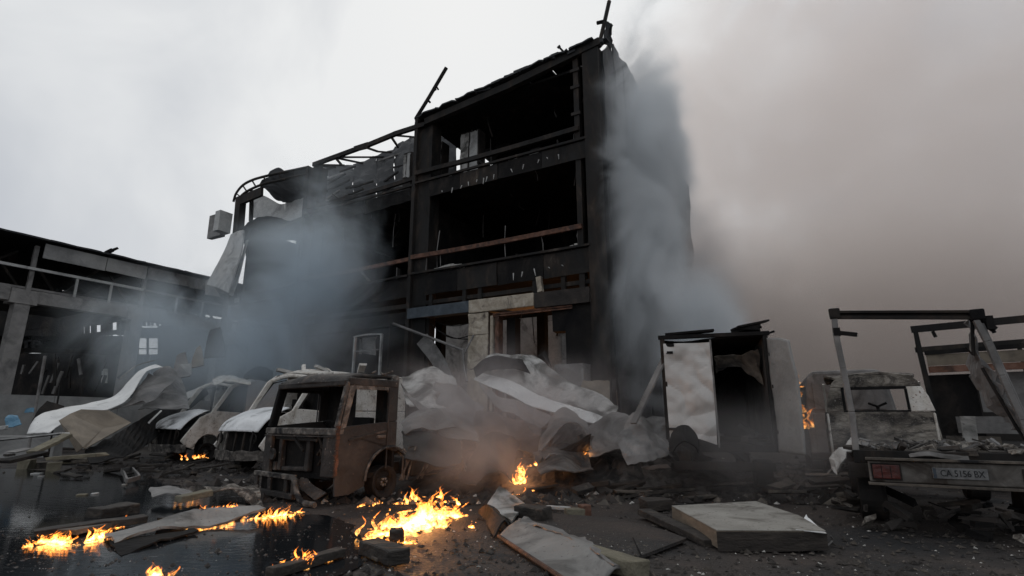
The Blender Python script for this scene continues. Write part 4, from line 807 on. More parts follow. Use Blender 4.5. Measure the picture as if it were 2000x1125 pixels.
m = MB(); m.box(.4, 2.2, -.05, .0, 1.05, 1.36); m.jitter(.03, 2); p2('tailboard', M_panelgrey, m); m = MB(); m.box(.2, 1.0, -.06, -.02, .84, 1.0); p2('tailboard', M_board, m)
m = MB(); m.box(.05, 2.15, 0, 4.2, .68, .82); p2('bed', M_soot, m)
for x, ax in ((.2, (-1, 0, 0)), (2.0, (1, 0, 0))): wheel(f2, (x, 1.0, .3), ax, .3, .22); wheel(f2, (x, 5, .3), ax, .3, .22)
m = MB(); m.box(.2, 2.0, 4.3, 5.8, .5, 2.2); m.jitter(.03); p2('cab', M_soot_brown, m, bevel=.1)
vq = D(1578, 830, 13.5)
v3 = tag(empty('pale_van', (vq.x, vq.y, 0), R(-25)), 'pale rounded van rear in smoke beyond the flatbed cab', 'van')
def p3(name, mt, m, par=v3, **k): return m.build(name, mt, par, local=True, **k)
out = [(0, .35), (1.85, .35), (1.87, 1.5), (1.75, 2.35), (1.6, 2.48), (.25, 2.48), (.1, 2.35), (-.02, 1.5)]
m = MB(); m.prism([(x, 0, z) for x, z in out], (0, 4.2, 0)); bd = p3('body', M_panelgrey, m, bevel=.08)
for x0, x1 in ((.14, .88), (.96, 1.72)):
    m = MB(); m.box(x0, x1, -.02, .0, .55, 1.45); d_ = p3('rear_door', M_panelgrey, m, bevel=.02); m = MB(); m.box(x0 + .06, x1 - .06, -.025, -.005, 1.55, 2.2); p3('rear_window', M_panelgrey, m, d_)
m = MB(); m.box(-.02, 1.88, -.1, .0, .38, .55); p3('bumper', M_steel, m, bevel=.03)
for x, ax in ((.1, (-1, 0, 0)), (1.75, (1, 0, 0))): wheel(v3, (x, .9, .3), ax, .3, .2); wheel(v3, (x, 3.4, .3), ax, .3, .2)
# ---------------------------------------------------------------- sheets, panels and boards strewn about
def thing(o, label, cat, group=None): return tag(o, label, cat, group)
def sheet(name, label, rows, mt, nu=14, nv=12, amp=.04, fr=1.5, seed=0, rag=.02, wrinkle=0, thick=.02, cat='metal sheet', group=None, smooth=False, crease=None):
    if crease is None: crease = 0 if (smooth or nu*nv < 90) else .16
    if crease: nu, nv = int(nu*1.8), int(nv*1.8)
    rows = [[D(*p) for p in r] for r in rows]
    o = loft(rows, nu, nv, amp*(.5 if crease else 1), fr, seed, rag, wrinkle*.6, crease).build(name, mt, solid=thick, smooth=smooth)
    return thing(o, label, cat, group)
def plank(name, label, a, b, wd, ht, mt, cat='board', group=None, jit=.015, roll=0, parent=None):
    a, b = Vector(a), Vector(b); m = MB()
    up = UP if not roll else (UP*math.cos(roll) + (b-a).normalized().cross(UP)*math.sin(roll))
    n = 5
    for k in range(1): m.beam(a, b, wd, ht, up)
    o = None
    # cut it along its length so that ends and edges can be uneven
    m = MB(); d = (b-a); dn = d.normalized(); x = dn.cross(up).normalized(); y = x.cross(dn)
    vs = []
    for i in range(n+1):
        c = a + d*(i/n) + mnoise.noise_vector((a + d*(i/n))*2)*jit
        for sx, sy in ((-1,-1),(1,-1),(1,1),(-1,1)):
            e = dn*random.uniform(-.12, .12)*wd if i in (0, n) else Vector()
            vs.append(c + x*sx*wd/2*(1 + random.uniform(-.06,.06)) + y*sy*ht/2*(1 + random.uniform(-.1,.1)) + e)
    fs = [(i*4+k, i*4+(k+1) % 4, i*4+4+(k+1) % 4, i*4+4+k) for i in range(n) for k in range(4)] + [(3,2,1,0), (n*4, n*4+1, n*4+2, n*4+3)]
    m.add(vs, fs); o = m.build(name, mt, parent, bevel=min(wd, ht)*.08, seg=1)
    return thing(o, label, cat, group) if parent is None else o
def block(name, label, px, py, wd, dp, ht, rz, mt, cat='block', tilt=0):
    q = G(px, py); m = MB(); m.box(-wd/2, wd/2, -dp/2, dp/2, 0, ht); m.jitter(min(wd, dp, ht)*.18, 5 + px*.01)
    o = m.build(name, mt, bevel=.012); o.location = q; o.rotation_euler = (tilt, 0, rz); return thing(o, label, cat)

# --- left: sheets torn from the hall
sheet('curved_sheet', 'long pale curved metal sheet rising like a ramp before the low wall',
      [[(52,848,14.5),(95,846,14)], [(72,815,15.2),(125,826,14.6)], [(115,799,16),(170,806,15.4)], [(170,790,16.6),(212,800,16.2)], [(222,774,17.2),(248,782,16.8)], [(248,748,17.8),(266,755,17.4)], [(276,722,18.2),(288,726,17.9)], [(304,712,18.4),(318,718,18.2)]], M_bright, 8, 40, .04, .8, 1, smooth=True)
sheet('sheet_flange', 'narrow pale sheet edge leaning above the curved ramp sheet', [[(232,742,18.6),(240,735,18.6)], [(262,718,18.9),(270,714,18.9)], [(296,706,19.1),(304,704,19.1)]], M_panel, 4, 10, .03, 1, 2)
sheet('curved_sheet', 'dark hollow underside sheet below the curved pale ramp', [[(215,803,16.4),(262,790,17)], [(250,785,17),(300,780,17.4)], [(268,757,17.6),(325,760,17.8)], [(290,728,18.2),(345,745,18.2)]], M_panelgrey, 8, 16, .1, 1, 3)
sheet('crumpled_sheet', 'sooty grey crumpled sheet between the ramp sheet and the far van', [[(300,730,18.8),(330,715,19),(352,735,19)], [(295,765,18.4),(330,760,18.5),(365,770,18.5)], [(270,800,17.6),(310,800,17.4),(370,800,17.6)]], M_panelgrey, 14, 14, .18, 1.2, 4, wrinkle=.08)
sheet('dark_sheet', 'dark pointed panel standing behind the curved ramp sheet', [[(58,838,16.6),(100,830,16.6)], [(72,805,17),(118,808,17)], [(92,783,17.3),(126,793,17.2)]], M_soot, 6, 8, .03, 1, 5)
m = MB(); q_ = [D(*p) for p in ((115,822,12.6),(136,809,12.9),(162,874,12.05),(150,884,12.1),(158,800,13.2),(212,802,13.7),(256,826,13.9),(166,877,12.1),(200,838,13.2))]
m.add(q_, [(0,1,2,3), (1,4,8,2), (4,5,8), (5,6,8), (8,6,7,2)]); o = m.build('folded_sheet', M_panelbrown, solid=.02); thing(o, 'brown folded sheet, its broad faces turned to the yard', 'metal sheet')
sheet('dark_sheet', 'large slack dark sheet slumped between the folded sheet and the vans', [[(400,752,21.5),(408,770,21)], [(345,778,20.5),(350,815,20)], [(285,812,18.5),(288,868,16.5)], [(230,845,14.6),(240,893,12.8)], [(165,882,12.4),(175,905,11.6)]], M_soot, 10, 22, .10, 1, 7, crease=.07)
sheet('pale_flap', 'pale flap of sheet above the far van bonnet', [[(318,785,20.5),(352,770,20.8),(402,752,21.4)], [(325,792,20.2),(352,786,20.3),(386,770,20.8)]], M_panel, 12, 4, .05, 1.2, 8)
sheet('pale_strip', 'slim pale strip leaning by the far van headlamp', [[(288,826,14.5),(291,828,14.5)], [(314,802,15),(317,803,15)]], M_panel, 2, 6, .01, 1, 9)
sheet('pale_flap', 'pale torn flap high behind the far van roof', [[(352,712,19),(374,709,19)], [(362,726,19),(373,732,19)]], M_panel, 5, 5, .06, 1.2, 10)
sheet('arched_sheet', 'dark arched sheet lying over the cargo roof of the nearer van', [[(470,738,18.2),(480,727,18.3),(505,720,18.4),(532,728,18.5)], [(472,746,17.9),(484,738,17.9),(508,736,18),(536,744,18)]], M_roofsheet, 14, 8, .06, 1.4, 11)
sheet('crumpled_sheet', 'rumpled ash-coated sheet on the roof of the far van', [[(415,742,17.8),(440,734,17.8),(490,742,17.8)], [(418,750,17.5),(445,744,17.5),(490,752,17.5)]], M_ash, 12, 6, .08, 2.2, 12, wrinkle=.06)
# brown upright panels in the smoke below the shed's end
for k, (x0, x1, y0, y1, mt, lb) in enumerate(((372, 400, 675, 720, M_panelbrown, 'brown slab leaning in the smoke at the shed end'), (398, 440, 640, 700, M_soot, 'dark door-sized panel upright in the smoke by the hall corner'), (335, 372, 690, 740, M_panelgrey, 'rounded grey sheet leaning in the smoke behind the ramp sheet'))):
    sheet('leaning_sheet', lb, [[(x0, y1, 21), (x1, y1 - 4, 21)], [(x0 + 6, (y0+y1)/2, 21.3), (x1 - 2, (y0+y1)/2, 21.3)], [(x0 + 14, y0 + 6, 21.6), (x1 - 8, y0, 21.6)]], mt, 6, 8, .1, 1, 20 + k, thick=.06)
# low strips and foam in the left foreground
plank('pale_strip', 'long pale metal strip lying level before the folded sheet', D(-20, 862, 12.4), D(126, 846, 12.2), .32, .03, M_panel, 'metal strip')
plank('foam_plank', 'yellow foam plank tilted up against the folded sheet', D(62, 884, 10.9), D(132, 850, 11.8), .2, .07, M_foam, 'foam')
plank('foam_plank', 'flat yellow foam plank before the folded sheet', D(100, 895, 10.7), D(200, 888, 10.9), .42, .06, M_foam, 'foam')
plank('pale_strip', 'thin white strip at the water edge, far left', D(-30, 908, 10.2), D(52, 893, 10.6), .1, .03, M_panel, 'metal strip')
plank('grey_strip', 'short grey strip above the thin white strip by the water', D(20, 884, 11), D(58, 876, 11.3), .3, .03, M_panelgrey, 'metal strip')
plank('dark_board', 'dark buckled board arching over the foam blocks', D(5, 903, 10.2), D(88, 884, 10.8), .35, .06, M_soot, 'board')
block('foam_block', 'small squarish yellow foam block at the water edge', 50, 916, .28, .3, .24, .2, M_foam, 'foam'); block('foam_block', 'chipped yellow foam block, next to the squarish one', 104, 920, .3, .34, .22, .7, M_foam, 'foam')
block('foam_block', 'grey-yellow foam lump between the two foam blocks', 84, 914, .36, .3, .16, 1.1, M_board, 'foam')
block('foam_block', 'wide flat foam block under the folded sheet', 140, 905, .8, .5, .13, .25, M_foam, 'foam')
block('foam_sheet', 'dull grey insulation slab lying at the far left', 18, 888, .9, .6, .14, .1, M_board, 'foam'); block('foam_sheet', 'pale insulation slab left of the folded sheet', 62, 874, 1.0, .6, .12, -.2, M_paleconc, 'foam')
bl = sheet('blue_sheet', 'crumpled bright blue plastic sheet by the low wall', [[(8,836,15.5),(44,832,15.5)], [(12,818,15.7),(38,820,15.7)], [(18,808,15.9),(32,812,15.9)]], M_blue, 8, 8, .12, 2.2, 13, wrinkle=.05, cat='plastic sheet')
sheet('blue_sheet', 'small pale blue rag on the slabs behind the blue sheet', [[(48,806,17),(68,805,17)], [(52,798,17),(66,796,17)]], M_blue, 5, 5, .08, 2, 14, cat='plastic sheet')
block('concrete_block', 'long low concrete kerb block under the blue rag', 45, 893, 2.2, .5, .75, .15, M_paleconc, 'block')
plank('white_post', 'short white bar end poking in at the left edge', D(-20, 838, 14.5), D(14, 834, 14.6), .12, .1, M_panel, 'bar')
# broken crate frame in the shallow water
cr = empty('broken_crate', G(255, 935)); thing(cr, 'broken open crate frame lying at the water edge before the vans', 'crate')
for a, b in (((238,918),(248,938)), ((248,938),(272,932)), ((238,918),(258,914)), ((258,914),(272,932))):
    plank('side', '', G(*a, .12), G(*b, .12), .04, .09, M_panelgrey, parent=cr)
plank('slat', '', G(243, 928, .1), G(268, 922, .1), .06, .03, M_soot, parent=cr)

# --- burning and drowned boards in the water
st = sheet('metal_strip', 'long bent pale metal strip lying over the puddle, flames on its far end', [[(204,1040,6.55),(222,1068,6.15)], [(250,1030,6.75),(262,1056,6.4)], [(330,1015,7.1),(340,1038,6.8)], [(420,1000,7.45),(430,1020,7.2)], [(505,986,7.8),(520,992,7.75)]], M_skin, 8, 26, .015, 1.6, 15, thick=.03)
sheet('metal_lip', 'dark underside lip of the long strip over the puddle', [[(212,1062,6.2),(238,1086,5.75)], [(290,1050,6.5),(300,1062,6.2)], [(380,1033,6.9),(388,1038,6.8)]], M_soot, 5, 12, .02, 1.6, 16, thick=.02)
plank('plank', 'dark wet plank in the puddle behind the long metal strip', G(182, 1003, .06), G(256, 992, .06), .30, .14, M_char)
plank('plank', 'pale scorched plank with flames, lying left of the long metal strip', G(128, 1040, .05), G(222, 1022, .05), .26, .06, M_board)
plank('plank', 'charred plank crossing the puddle behind the burning plank', G(66, 1042, .05), G(284, 1012, .08), .22, .08, M_char)
plank('plank', 'charred plank with a row of flames behind the long metal strip', G(320, 1018, .07), G(468, 992, .07), .24, .08, M_board)
plank('plank', 'burning plank in the water at the lower edge, near the main fire', G(528, 1120, .05), G(665, 1078, .05), .12, .08, M_char)
sheet('ash_sheet', 'pale crumpled ash sheet half sunk at the puddle rim', [[(290,955,9.6),(330,945,9.9),(395,962,9.5)], [(302,975,9.0),(345,968,9.1),(398,978,8.9)]], M_panelgrey, 14, 8, .06, 2, 17, wrinkle=.05)
plank('plank', 'short brown plank propped on the ash sheet at the puddle rim', D(348, 975, 8.7), D(412, 962, 9), .26, .09, M_foam)
sheet('ash_sheet', 'torn grey ash-covered sheet before the lorry bumper', [[(395,955,9.4),(450,945,9.6),(505,948,9.4)], [(405,972,8.9),(460,968,9),(512,975,8.7)]], M_mottle, 14, 8, .08, 2, 18, wrinkle=.06)
plank('plank', 'brown timber block standing in the main fire', G(760, 1048, .07), G(789, 1046, .07), .17, .15, M_char)
plank('plank', 'charred beam end lying just before the main fire', G(722, 1066, .07), G(780, 1090, .07), .22, .13, M_char)
plank('plank', 'thin pale slat beside the charred beam before the fire', G(712, 1078, .02), G(742, 1095, .02), .08, .03, M_board)
for k, (x, y, s_, r_) in enumerate(((160, 968, .10, .3), (185, 966, .07, 1.2), (72, 926, .14, .1), (80, 932, .08, .4), (107, 924, .1, .8), (243, 948, .06, .2), (278, 946, .05, .9))):
    block('floating_scrap', ['yellow scrap floating in the puddle', 'white scrap floating beside the yellow one', 'white scrap floating by the foam blocks', 'flat white scrap in front of the foam blocks', 'pale flake by the chipped foam block', 'tiny white flake floating below the crate', 'dark flake floating right of the crate'][k], x, y, s_*1.6, s_, .03, r_, (M_foam, M_panel, M_panel, M_panel, M_foam, M_whitebits, M_char)[k], 'scrap')

# --- right foreground panels
pn = empty('insulation_panel', G(1400, 1078)); thing(pn, 'thick beige insulation panel with a peeled white corner on the asphalt', 'panel')
zt = .19
T_ = [G(1312, 989, zt), G(1476, 980, zt), G(1560, 1008, zt), G(1612, 1038, zt), G(1400, 1037, zt)]
m = MB(); m.prism([p - UP*.17 for p in T_], UP*.165); m.jitter(.008, 4); m.build('core', M_slabside, pn)
fe = [T_[4] + Vector((-.006, -.014, -.006)), T_[3] + Vector((.004, -.014, -.006))]
m = MB(); m.prism([fe[0], fe[1], fe[1] - UP*(zt - .022), fe[1].lerp(fe[0], .5) - UP*(zt - .004), fe[0] - UP*(zt - .004)], Vector((0, .012, 0))); m.build('front_edge', M_darkedge, pn)  # dark strip: the shade on the front face is painted into its colour
m = MB(); m.prism([p + UP*.002 + (p - T_[4])*.004 for p in T_], UP*.006); m.build('facing', M_slabtop, pn)
m = loft([[G(1554, 1034, zt+.012), D(1562, 1024, 6.55), D(1575, 1004, 6.75)], [G(1585, 1036, zt+.015), D(1582, 1026, 6.5), D(1578, 1010, 6.72)], [G(1614, 1040, zt+.012), D(1598, 1028, 6.45), D(1581, 1012, 6.7)]], 8, 8, .012, 3, 4); m.build('peeled_corner', M_bright, pn, solid=.006)
m = MB(); m.tube(spline([G(1598, 1072, .01), G(1615, 1066, .02), G(1626, 1055, .06), G(1622, 1046, .12)], 10), .008, 5); m.build('loose_wire', M_panelgrey, pn)
plank('dark_board', 'dark board wedged under the left end of the insulation panel', G(1258, 1000, .08), G(1392, 1062, .03), .18, .08, M_char)
block('dark_block', 'dark foam block behind the insulation panel', 1282, 996, .42, .3, .16, .2, M_darkedge)
bp = empty('metal_faced_panel', G(1090, 1110)); thing(bp, 'long bent metal-faced panel with pale ridge in the centre foreground', 'panel')
R1 = [[G(974, 1050, .02), D(990, 1032, 6.7), D(1010, 1017, 6.75), D(1022, 1016, 6.85)], [G(1030, 1088, .02), D(1052, 1060, 6.0), D(1078, 1040, 6.15), D(1092, 1040, 6.25)], [G(1090, 1128, .02), D(1115, 1096, 5.35), D(1140, 1068, 5.5), D(1158, 1068, 5.6)], [G(1150, 1172, .02), D(1178, 1138, 4.9), D(1200, 1110, 5.0), D(1218, 1112, 5.1)]]
loft(R1, 12, 24, .015, 1.5, 5).build('skin', M_skin, bp, solid=.02, smooth=True)
m = MB(); m.tube([p[0] + UP*.015 for p in R1], .022, 6); m.build('burnt_edge', M_rust, bp)
m = loft([[p[2] + UP*.008 for p in R1], [p[3] + UP*.012 + Vector((.03, .02, 0)) for p in R1]], 24, 4, .02, 4, 6, rag=.03); m.build('ridge', M_panelgrey, bp, solid=.012)
m = MB(); m.prism([R1[0][0], R1[0][1], R1[0][2], R1[0][3], R1[0][3] - UP*.2], Vector((.05, -.04, 0))); m.build('end_core', M_slabside, bp)
plank('foam_plank', 'yellow foam plank end beside the bent metal-faced panel', G(1135, 1078, .07), G(1255, 1112, .07), .2, .14, M_foam, 'foam')
R3 = [G(x, y, .05) for x, y in ((985,1008),(1070,1003),(1200,1012),(1300,1035),(1340,1052),(1246,1086),(1180,1078),(1120,1062),(1040,1035))]
m = MB(); m.prism([p - UP*.03 for p in R3], UP*.03); m.jitter(.02, 3); thing(m.build('burnt_sheet', M_asphalt), 'flat burnt sheet strewn with grit between the two foreground panels', 'metal sheet')
m = MB(); m.beam(G(1236, 1050, .056), G(1252, 1084, .056), .012, .006); m.build('seam', M_soot, bpy.data.objects['burnt_sheet'])
sheet('scorched_plate', 'tilted pale scorched plate right of the main fire', [[(948,992,8.0),(968,1000,7.8),(1000,1018,7.1)], [(975,950,9),(1000,965,8.7),(1025,985,8.2)]], M_paledirty, 10, 8, .03, 2, 21, thick=.03)
plank('charred_timber', 'charred dark beam behind the bent metal-faced panel', G(1012, 1000, .1), G(1070, 1008, .1), .26, .2, M_char)
plank('pale_lath', 'pale lath lying behind the foreground panels', G(1068, 990, .03), G(1112, 994, .03), .1, .04, M_panel)
block('brick_chunk', 'orange-brown chunk at the end of the pale lath', 1142, 1006, .16, .14, .14, .4, M_rust); block('foam_chunk', 'yellow crumbled foam next to the orange chunk', 1122, 1008, .26, .18, .1, .1, M_foam, 'foam')
loft([[G(940, 1000, .05), G(965, 1050, .02)], [D(952, 985, 7.6), D(985, 1020, 6.9)], [D(975, 1000, 7.5), D(1000, 1040, 6.7)]], 8, 8, .05, 2, 22).build('curled_dark_sheet', M_steel, None, solid=.02)
thing(bpy.data.objects['curled_dark_sheet'], 'curled dark sheet between the main fire and the bent panel', 'metal sheet')
plank('white_flake', 'white broken flake on the asphalt before the box truck', G(1252, 972, .03), G(1270, 964, .12), .06, .03, M_panel, 'scrap')

# --- the heap behind the lorry cab
vs = []; fs = []; nx_, ny_ = 110, 70
for j in range(ny_ + 1):
    for i in range(nx_ + 1):
        x = -3.2 + 9.2*i/nx_; y = 10.3 + 6.0*j/ny_
        e = max(0, 1 - ((x - 1.0)/4.2)**2)*min(1, j/26)*min(1, (ny_ - j)/12 + .4)
        z = e*(1.05 + .5*mnoise.noise(Vector((x*.7, y*.7, 1))) + .25*mnoise.noise(Vector((x*2, y*2, 4)))) + (.16*abs(mnoise.noise(Vector((x*3, y*3, 9)))) + .08*mnoise.noise(Vector((x*8, y*8, 3))))*min(1, e*3) - .03
        vs.append((x, y, z))
for j in range(ny_):
    for i in range(nx_): a = j*(nx_+1) + i; fs.append((a, a+1, a+nx_+2, a+nx_+1))
hp = MB().add(vs, fs).build('rubble', M_heap); tag(hp, 'dark heap of burnt rubble between the lorry cab and the box truck', 'rubble', kind='stuff')
sheet('crumpled_sheet', 'largest pale sheet on top of the heap, its clean strip sloping to the right',
      [[(926,742,14.2),(985,768,13.8),(1050,798,13.4),(1120,816,13.2),(1166,829,13)], [(934,727,14.5),(990,742,14.2),(1060,775,13.9),(1130,797,13.6),(1182,816,13.2)]], M_bright, 30, 8, .03, 1.0, 31, rag=.02, crease=.06)
sheet('crumpled_sheet', 'dirty grey upper fold of the largest sheet on the heap', [[(934,728,14.55),(990,743,14.25),(1060,776,13.95),(1130,798,13.65),(1184,817,13.25)], [(940,706,15),(985,707,14.7),(1065,735,14.4),(1130,762,14),(1207,797,13.5)], [(962,692,15.3),(1000,694,15.1),(1048,696,14.9),(1085,728,14.6),(1160,768,14.1)]], M_paledirty, 26, 12, .06, 1.0, 131, rag=.04, crease=.14)
sheet('crumpled_sheet', 'grey sheet with a dark fold between the dented panel and the largest sheet', [[(850,745,12.8),(900,758,12.8),(948,788,12.6)], [(840,790,12.2),(890,806,12),(942,826,12)], [(830,832,11.6),(880,850,11.5),(932,862,11.5)]], M_panelgrey, 14, 12, .08, 1.3, 132)
sheet('crumpled_sheet', 'dull grey sheet flat on the heap below the shaded fold', [[(930,800,12.4),(990,815,12.3),(1060,830,12.2)], [(925,835,11.8),(985,848,11.7),(1055,856,11.6)], [(930,870,11.3),(985,878,11.2),(1050,885,11.2)]], M_heap, 14, 10, .08, 1.3, 133)
sheet('crumpled_sheet', 'brown-grey sheet bent up at the right end of the heap', [[(1150,832,12),(1195,806,12.3),(1236,818,12)], [(1150,860,11.4),(1200,842,11.6),(1242,850,11.4)], [(1150,892,10.9),(1205,880,11),(1248,885,10.9)]], M_panelgrey, 14, 10, .09, 1.4, 134)
sheet('crumpled_sheet', 'rusty brown sheet slumped behind the lorry wheel', [[(785,838,10.9),(840,842,10.9),(898,862,10.8)], [(788,870,10.5),(842,875,10.4),(900,890,10.4)], [(792,900,10.1),(846,908,10),(900,912,10.1)]], M_cabrust, 14, 10, .09, 1.5, 135)
sheet('crumpled_sheet', 'ashen sheet rolled over in front of the heap, right of the tall flame', [[(1040,880,11),(1090,862,11.2),(1150,880,11)], [(1045,905,10.5),(1095,892,10.6),(1155,902,10.5)], [(1055,925,10.1),(1100,918,10.1),(1160,920,10.1)]], M_heap, 14, 10, .09, 1.6, 136)
cbn = empty('metal_cabinet', W(.9, 0, -.9)); thing(cbn, 'pale upright cabinet against the hall corner, right of the heap', 'cabinet')
for z0, z1 in ((0, 1.15), (1.17, 2.3), (2.32, 3.0)): hpart('cabinet_panel', M_panelgrey, [(.55, 1.5, z0, z1, -.9, -.3)], cbn, jit=.02)
sheet('dark_sheet', 'dark sheet curling over the top of the largest pale sheet', [[(925,720,14.1),(945,700,14.4),(975,694,14.6),(1020,705,14.4)], [(930,735,13.9),(955,722,14),(990,720,14.1),(1035,728,14)]], M_soot, 14, 6, .08, 1.5, 32)
sheet('dark_sheet', 'small black torn flap behind the largest pale sheet', [[(1050,694,15),(1066,684,15)], [(1066,700,15),(1078,718,15)]], M_soot, 5, 5, .05, 2, 33)
sheet('crumpled_sheet', 'shaded grey sheet folded under the largest pale sheet', [[(935,750,13.6),(1000,780,13.2),(1080,812,12.8)], [(950,772,13.2),(1010,806,12.8),(1060,832,12.5)], [(985,800,12.8),(1030,828,12.5),(1075,830,12.4)]], M_panelgrey, 16, 10, .08, 1.2, 34)
sheet('crumpled_sheet', 'pale dented panel rising just behind the lorry cab', [[(785,738,13),(820,724,13.3),(852,718,13.5),(890,740,13.3)], [(790,775,12.4),(830,765,12.5),(870,770,12.6),(905,790,12.6)], [(800,800,12),(840,798,12),(880,810,12),(915,825,12)]], M_paledirty, 18, 12, .10, 1.2, 35, wrinkle=.04)
sheet('crumpled_sheet', 'grey curved sheet beneath the dented panel by the lorry cab', [[(782,750,11.9),(800,780,11.7),(830,815,11.4),(860,850,11)], [(830,790,11.8),(850,800,11.6),(885,825,11.3),(905,860,11)], [(880,800,12),(905,815,11.8),(930,840,11.4),(935,865,11)]], M_panelgrey, 14, 10, .08, 1.3, 36)
sheet('crumpled_sheet', 'pale creased sheet low behind the lorry door', [[(784,825,11.2),(815,800,11.5),(850,800,11.5)], [(790,850,10.8),(830,835,10.9),(890,840,10.9)]], M_panelgrey, 12, 8, .08, 1.4, 37)
sheet('arched_sheet', 'grey humped sheet standing below the largest pale sheet', [[(1050,870,11.4),(1068,828,11.7),(1096,798,12),(1125,806,12),(1146,826,11.9)], [(1055,890,11),(1085,850,11.2),(1110,832,11.4),(1135,840,11.4),(1158,880,11.2)]], M_panelgrey, 18, 10, .04, 1.5, 38)
sheet('folded_sheet', 'dark folded sheet standing by the fire left of the heap', [[(898,930,10.8),(925,880,11),(958,846,11.3),(990,850,11.3),(1018,862,11.3)], [(905,945,10.4),(935,905,10.5),(965,875,10.7),(985,880,10.8),(1005,905,10.8)], [(930,950,10.2),(950,930,10.3),(975,920,10.4),(990,925,10.5),(1000,945,10.4)]], M_cabrust, 18, 12, .06, 1.6, 39)
sheet('crumpled_sheet', 'rumpled grey cloth-like sheet left of the box truck door', [[(1218,830,10.6),(1255,806,10.8),(1300,818,10.8)], [(1205,865,10.2),(1255,850,10.3),(1308,858,10.4)], [(1225,905,9.8),(1262,900,9.8),(1300,895,10)]], M_panelgrey, 20, 16, .14, 2, 40, wrinkle=.09)
plank('leaning_board', 'pale narrow board leaning on the box truck', D(1236, 828, 10.2), D(1300, 694, 10.6), .16, .04, M_panelgrey)
sheet('dark_sheet', 'black round-topped sheet before the box truck door', [[(1308,870,9.6),(1318,840,9.8),(1338,832,9.9),(1356,846,9.8),(1364,866,9.6)], [(1312,885,9.3),(1326,868,9.4),(1340,864,9.4),(1356,872,9.4),(1366,884,9.3)]], M_soot, 12, 6, .04, 2, 41)
sheet('crumpled_sheet', 'rust-tinted sheet between heap and hall wall on the right', [[(1140,740,15.5),(1190,745,15.8)], [(1130,780,15),(1192,790,15.2)], [(1150,815,14.5),(1195,820,14.6)]], M_panelbrown, 8, 8, .1, 1.4, 42)
rnd = random.Random(5)
for k in range(34):                     # smaller bent scraps in the heap
    x = rnd.uniform(-1.8, 4.4); y = rnd.uniform(10.4, 13.5); z = .25 + rnd.random()*.5*max(0, 1 - ((x-1)/4)**2)
    a = Vector((x, y, z)); u_ = Vector((rnd.uniform(-1,1), rnd.uniform(-.6,.6), rnd.uniform(-.4,.5)))*rnd.uniform(.3,.7); v_ = Vector((rnd.uniform(-.4,.4), rnd.uniform(-.5,.5), rnd.uniform(.1,.6)))*rnd.uniform(.4,.8)
    o = loft([[a, a + u_*.5 + v_*.1, a + u_], [a + v_*.5, a + u_*.5 + v_*.7, a + u_ + v_*.5], [a + v_, a + u_*.5 + v_, a + u_ + v_*.9]], 7, 7, .08, 2.5, k, rag=.04).build('bent_scrap', (M_panelgrey, M_soot_brown, M_board, M_steel)[k % 4], solid=.015)
    sz = (u_.length + v_.length); cl = ('grey', 'dark brown', 'sooty brown', 'black')[k % 4]
    wh = 'near the lorry rear' if x < -.6 else 'behind the tall flame' if x < .6 else 'amid the heap' if x < 2 else 'by the box truck'
    thing(o, f"{'large' if sz > .85 else 'small' if sz < .6 else 'medium'} {cl} bent scrap {wh}{', in front' if y < 11.4 else ', behind' if y > 12.6 else ''}", 'scrap', 'bent scraps in the heap')
# --- broken boards in front of the box truck and of the vans
seen = {}
for k in range(108):
    if k >= 84: px_, py_ = rnd.uniform(-10, 290), rnd.uniform(858, 915)
    elif k < 60: px_, py_ = rnd.uniform(1040, 1670), 985 - 82*rnd.random()**.8
    else: px_, py_ = rnd.uniform(120, 520), rnd.uniform(893, 935)
    q = G(px_, py_)
    an = rnd.gauss(0, .5); ln = rnd.uniform(.25, .95); dv = Vector((math.cos(an), math.sin(an), rnd.uniform(-.06, .12)))*ln; wd_ = rnd.uniform(.08, .26)
    look = ('long ' if ln > .66 else 'short ' if ln < .42 else '') + ('broad ' if wd_ > .19 else 'thin ' if wd_ < .125 else '') + ('sooty brown board', 'charred black board', 'scorched dark board')[k % 3]
    if k >= 84: wh = 'at the far left edge' if px_ < 70 else 'before the folded sheet' if px_ < 190 else 'below the slack dark sheet'
    elif k >= 60: wh = 'before the far van' if px_ < 330 else 'before the nearer van' if px_ < 430 else 'between the nearer van and the lorry bumper'
    else:
        wh = ('below the heap' if px_ < 1180 else 'left of the box truck' if px_ < 1300 else 'under the box truck opening' if px_ < 1500 else 'between box truck and flatbed') if py_ < 940 else \
             ('behind the flat burnt sheet' if px_ < 1260 else 'behind the insulation panel' if px_ < 1500 else 'right behind the peeled panel corner')
    how = ', tilted' if abs(dv.z)/ln > .08 else ', end on' if abs(math.sin(an)) > .55 else ''
    plank('broken_board', f'{look} lying {wh}{how}', q + UP*rnd.uniform(.03, .16) - dv*.5, q + UP*rnd.uniform(.03, .2) + dv*.5, wd_, rnd.uniform(.03, .09), (M_board, M_char, M_darkedge)[k % 3], 'board', 'broken boards on the ground', roll=rnd.uniform(-.3, .3))
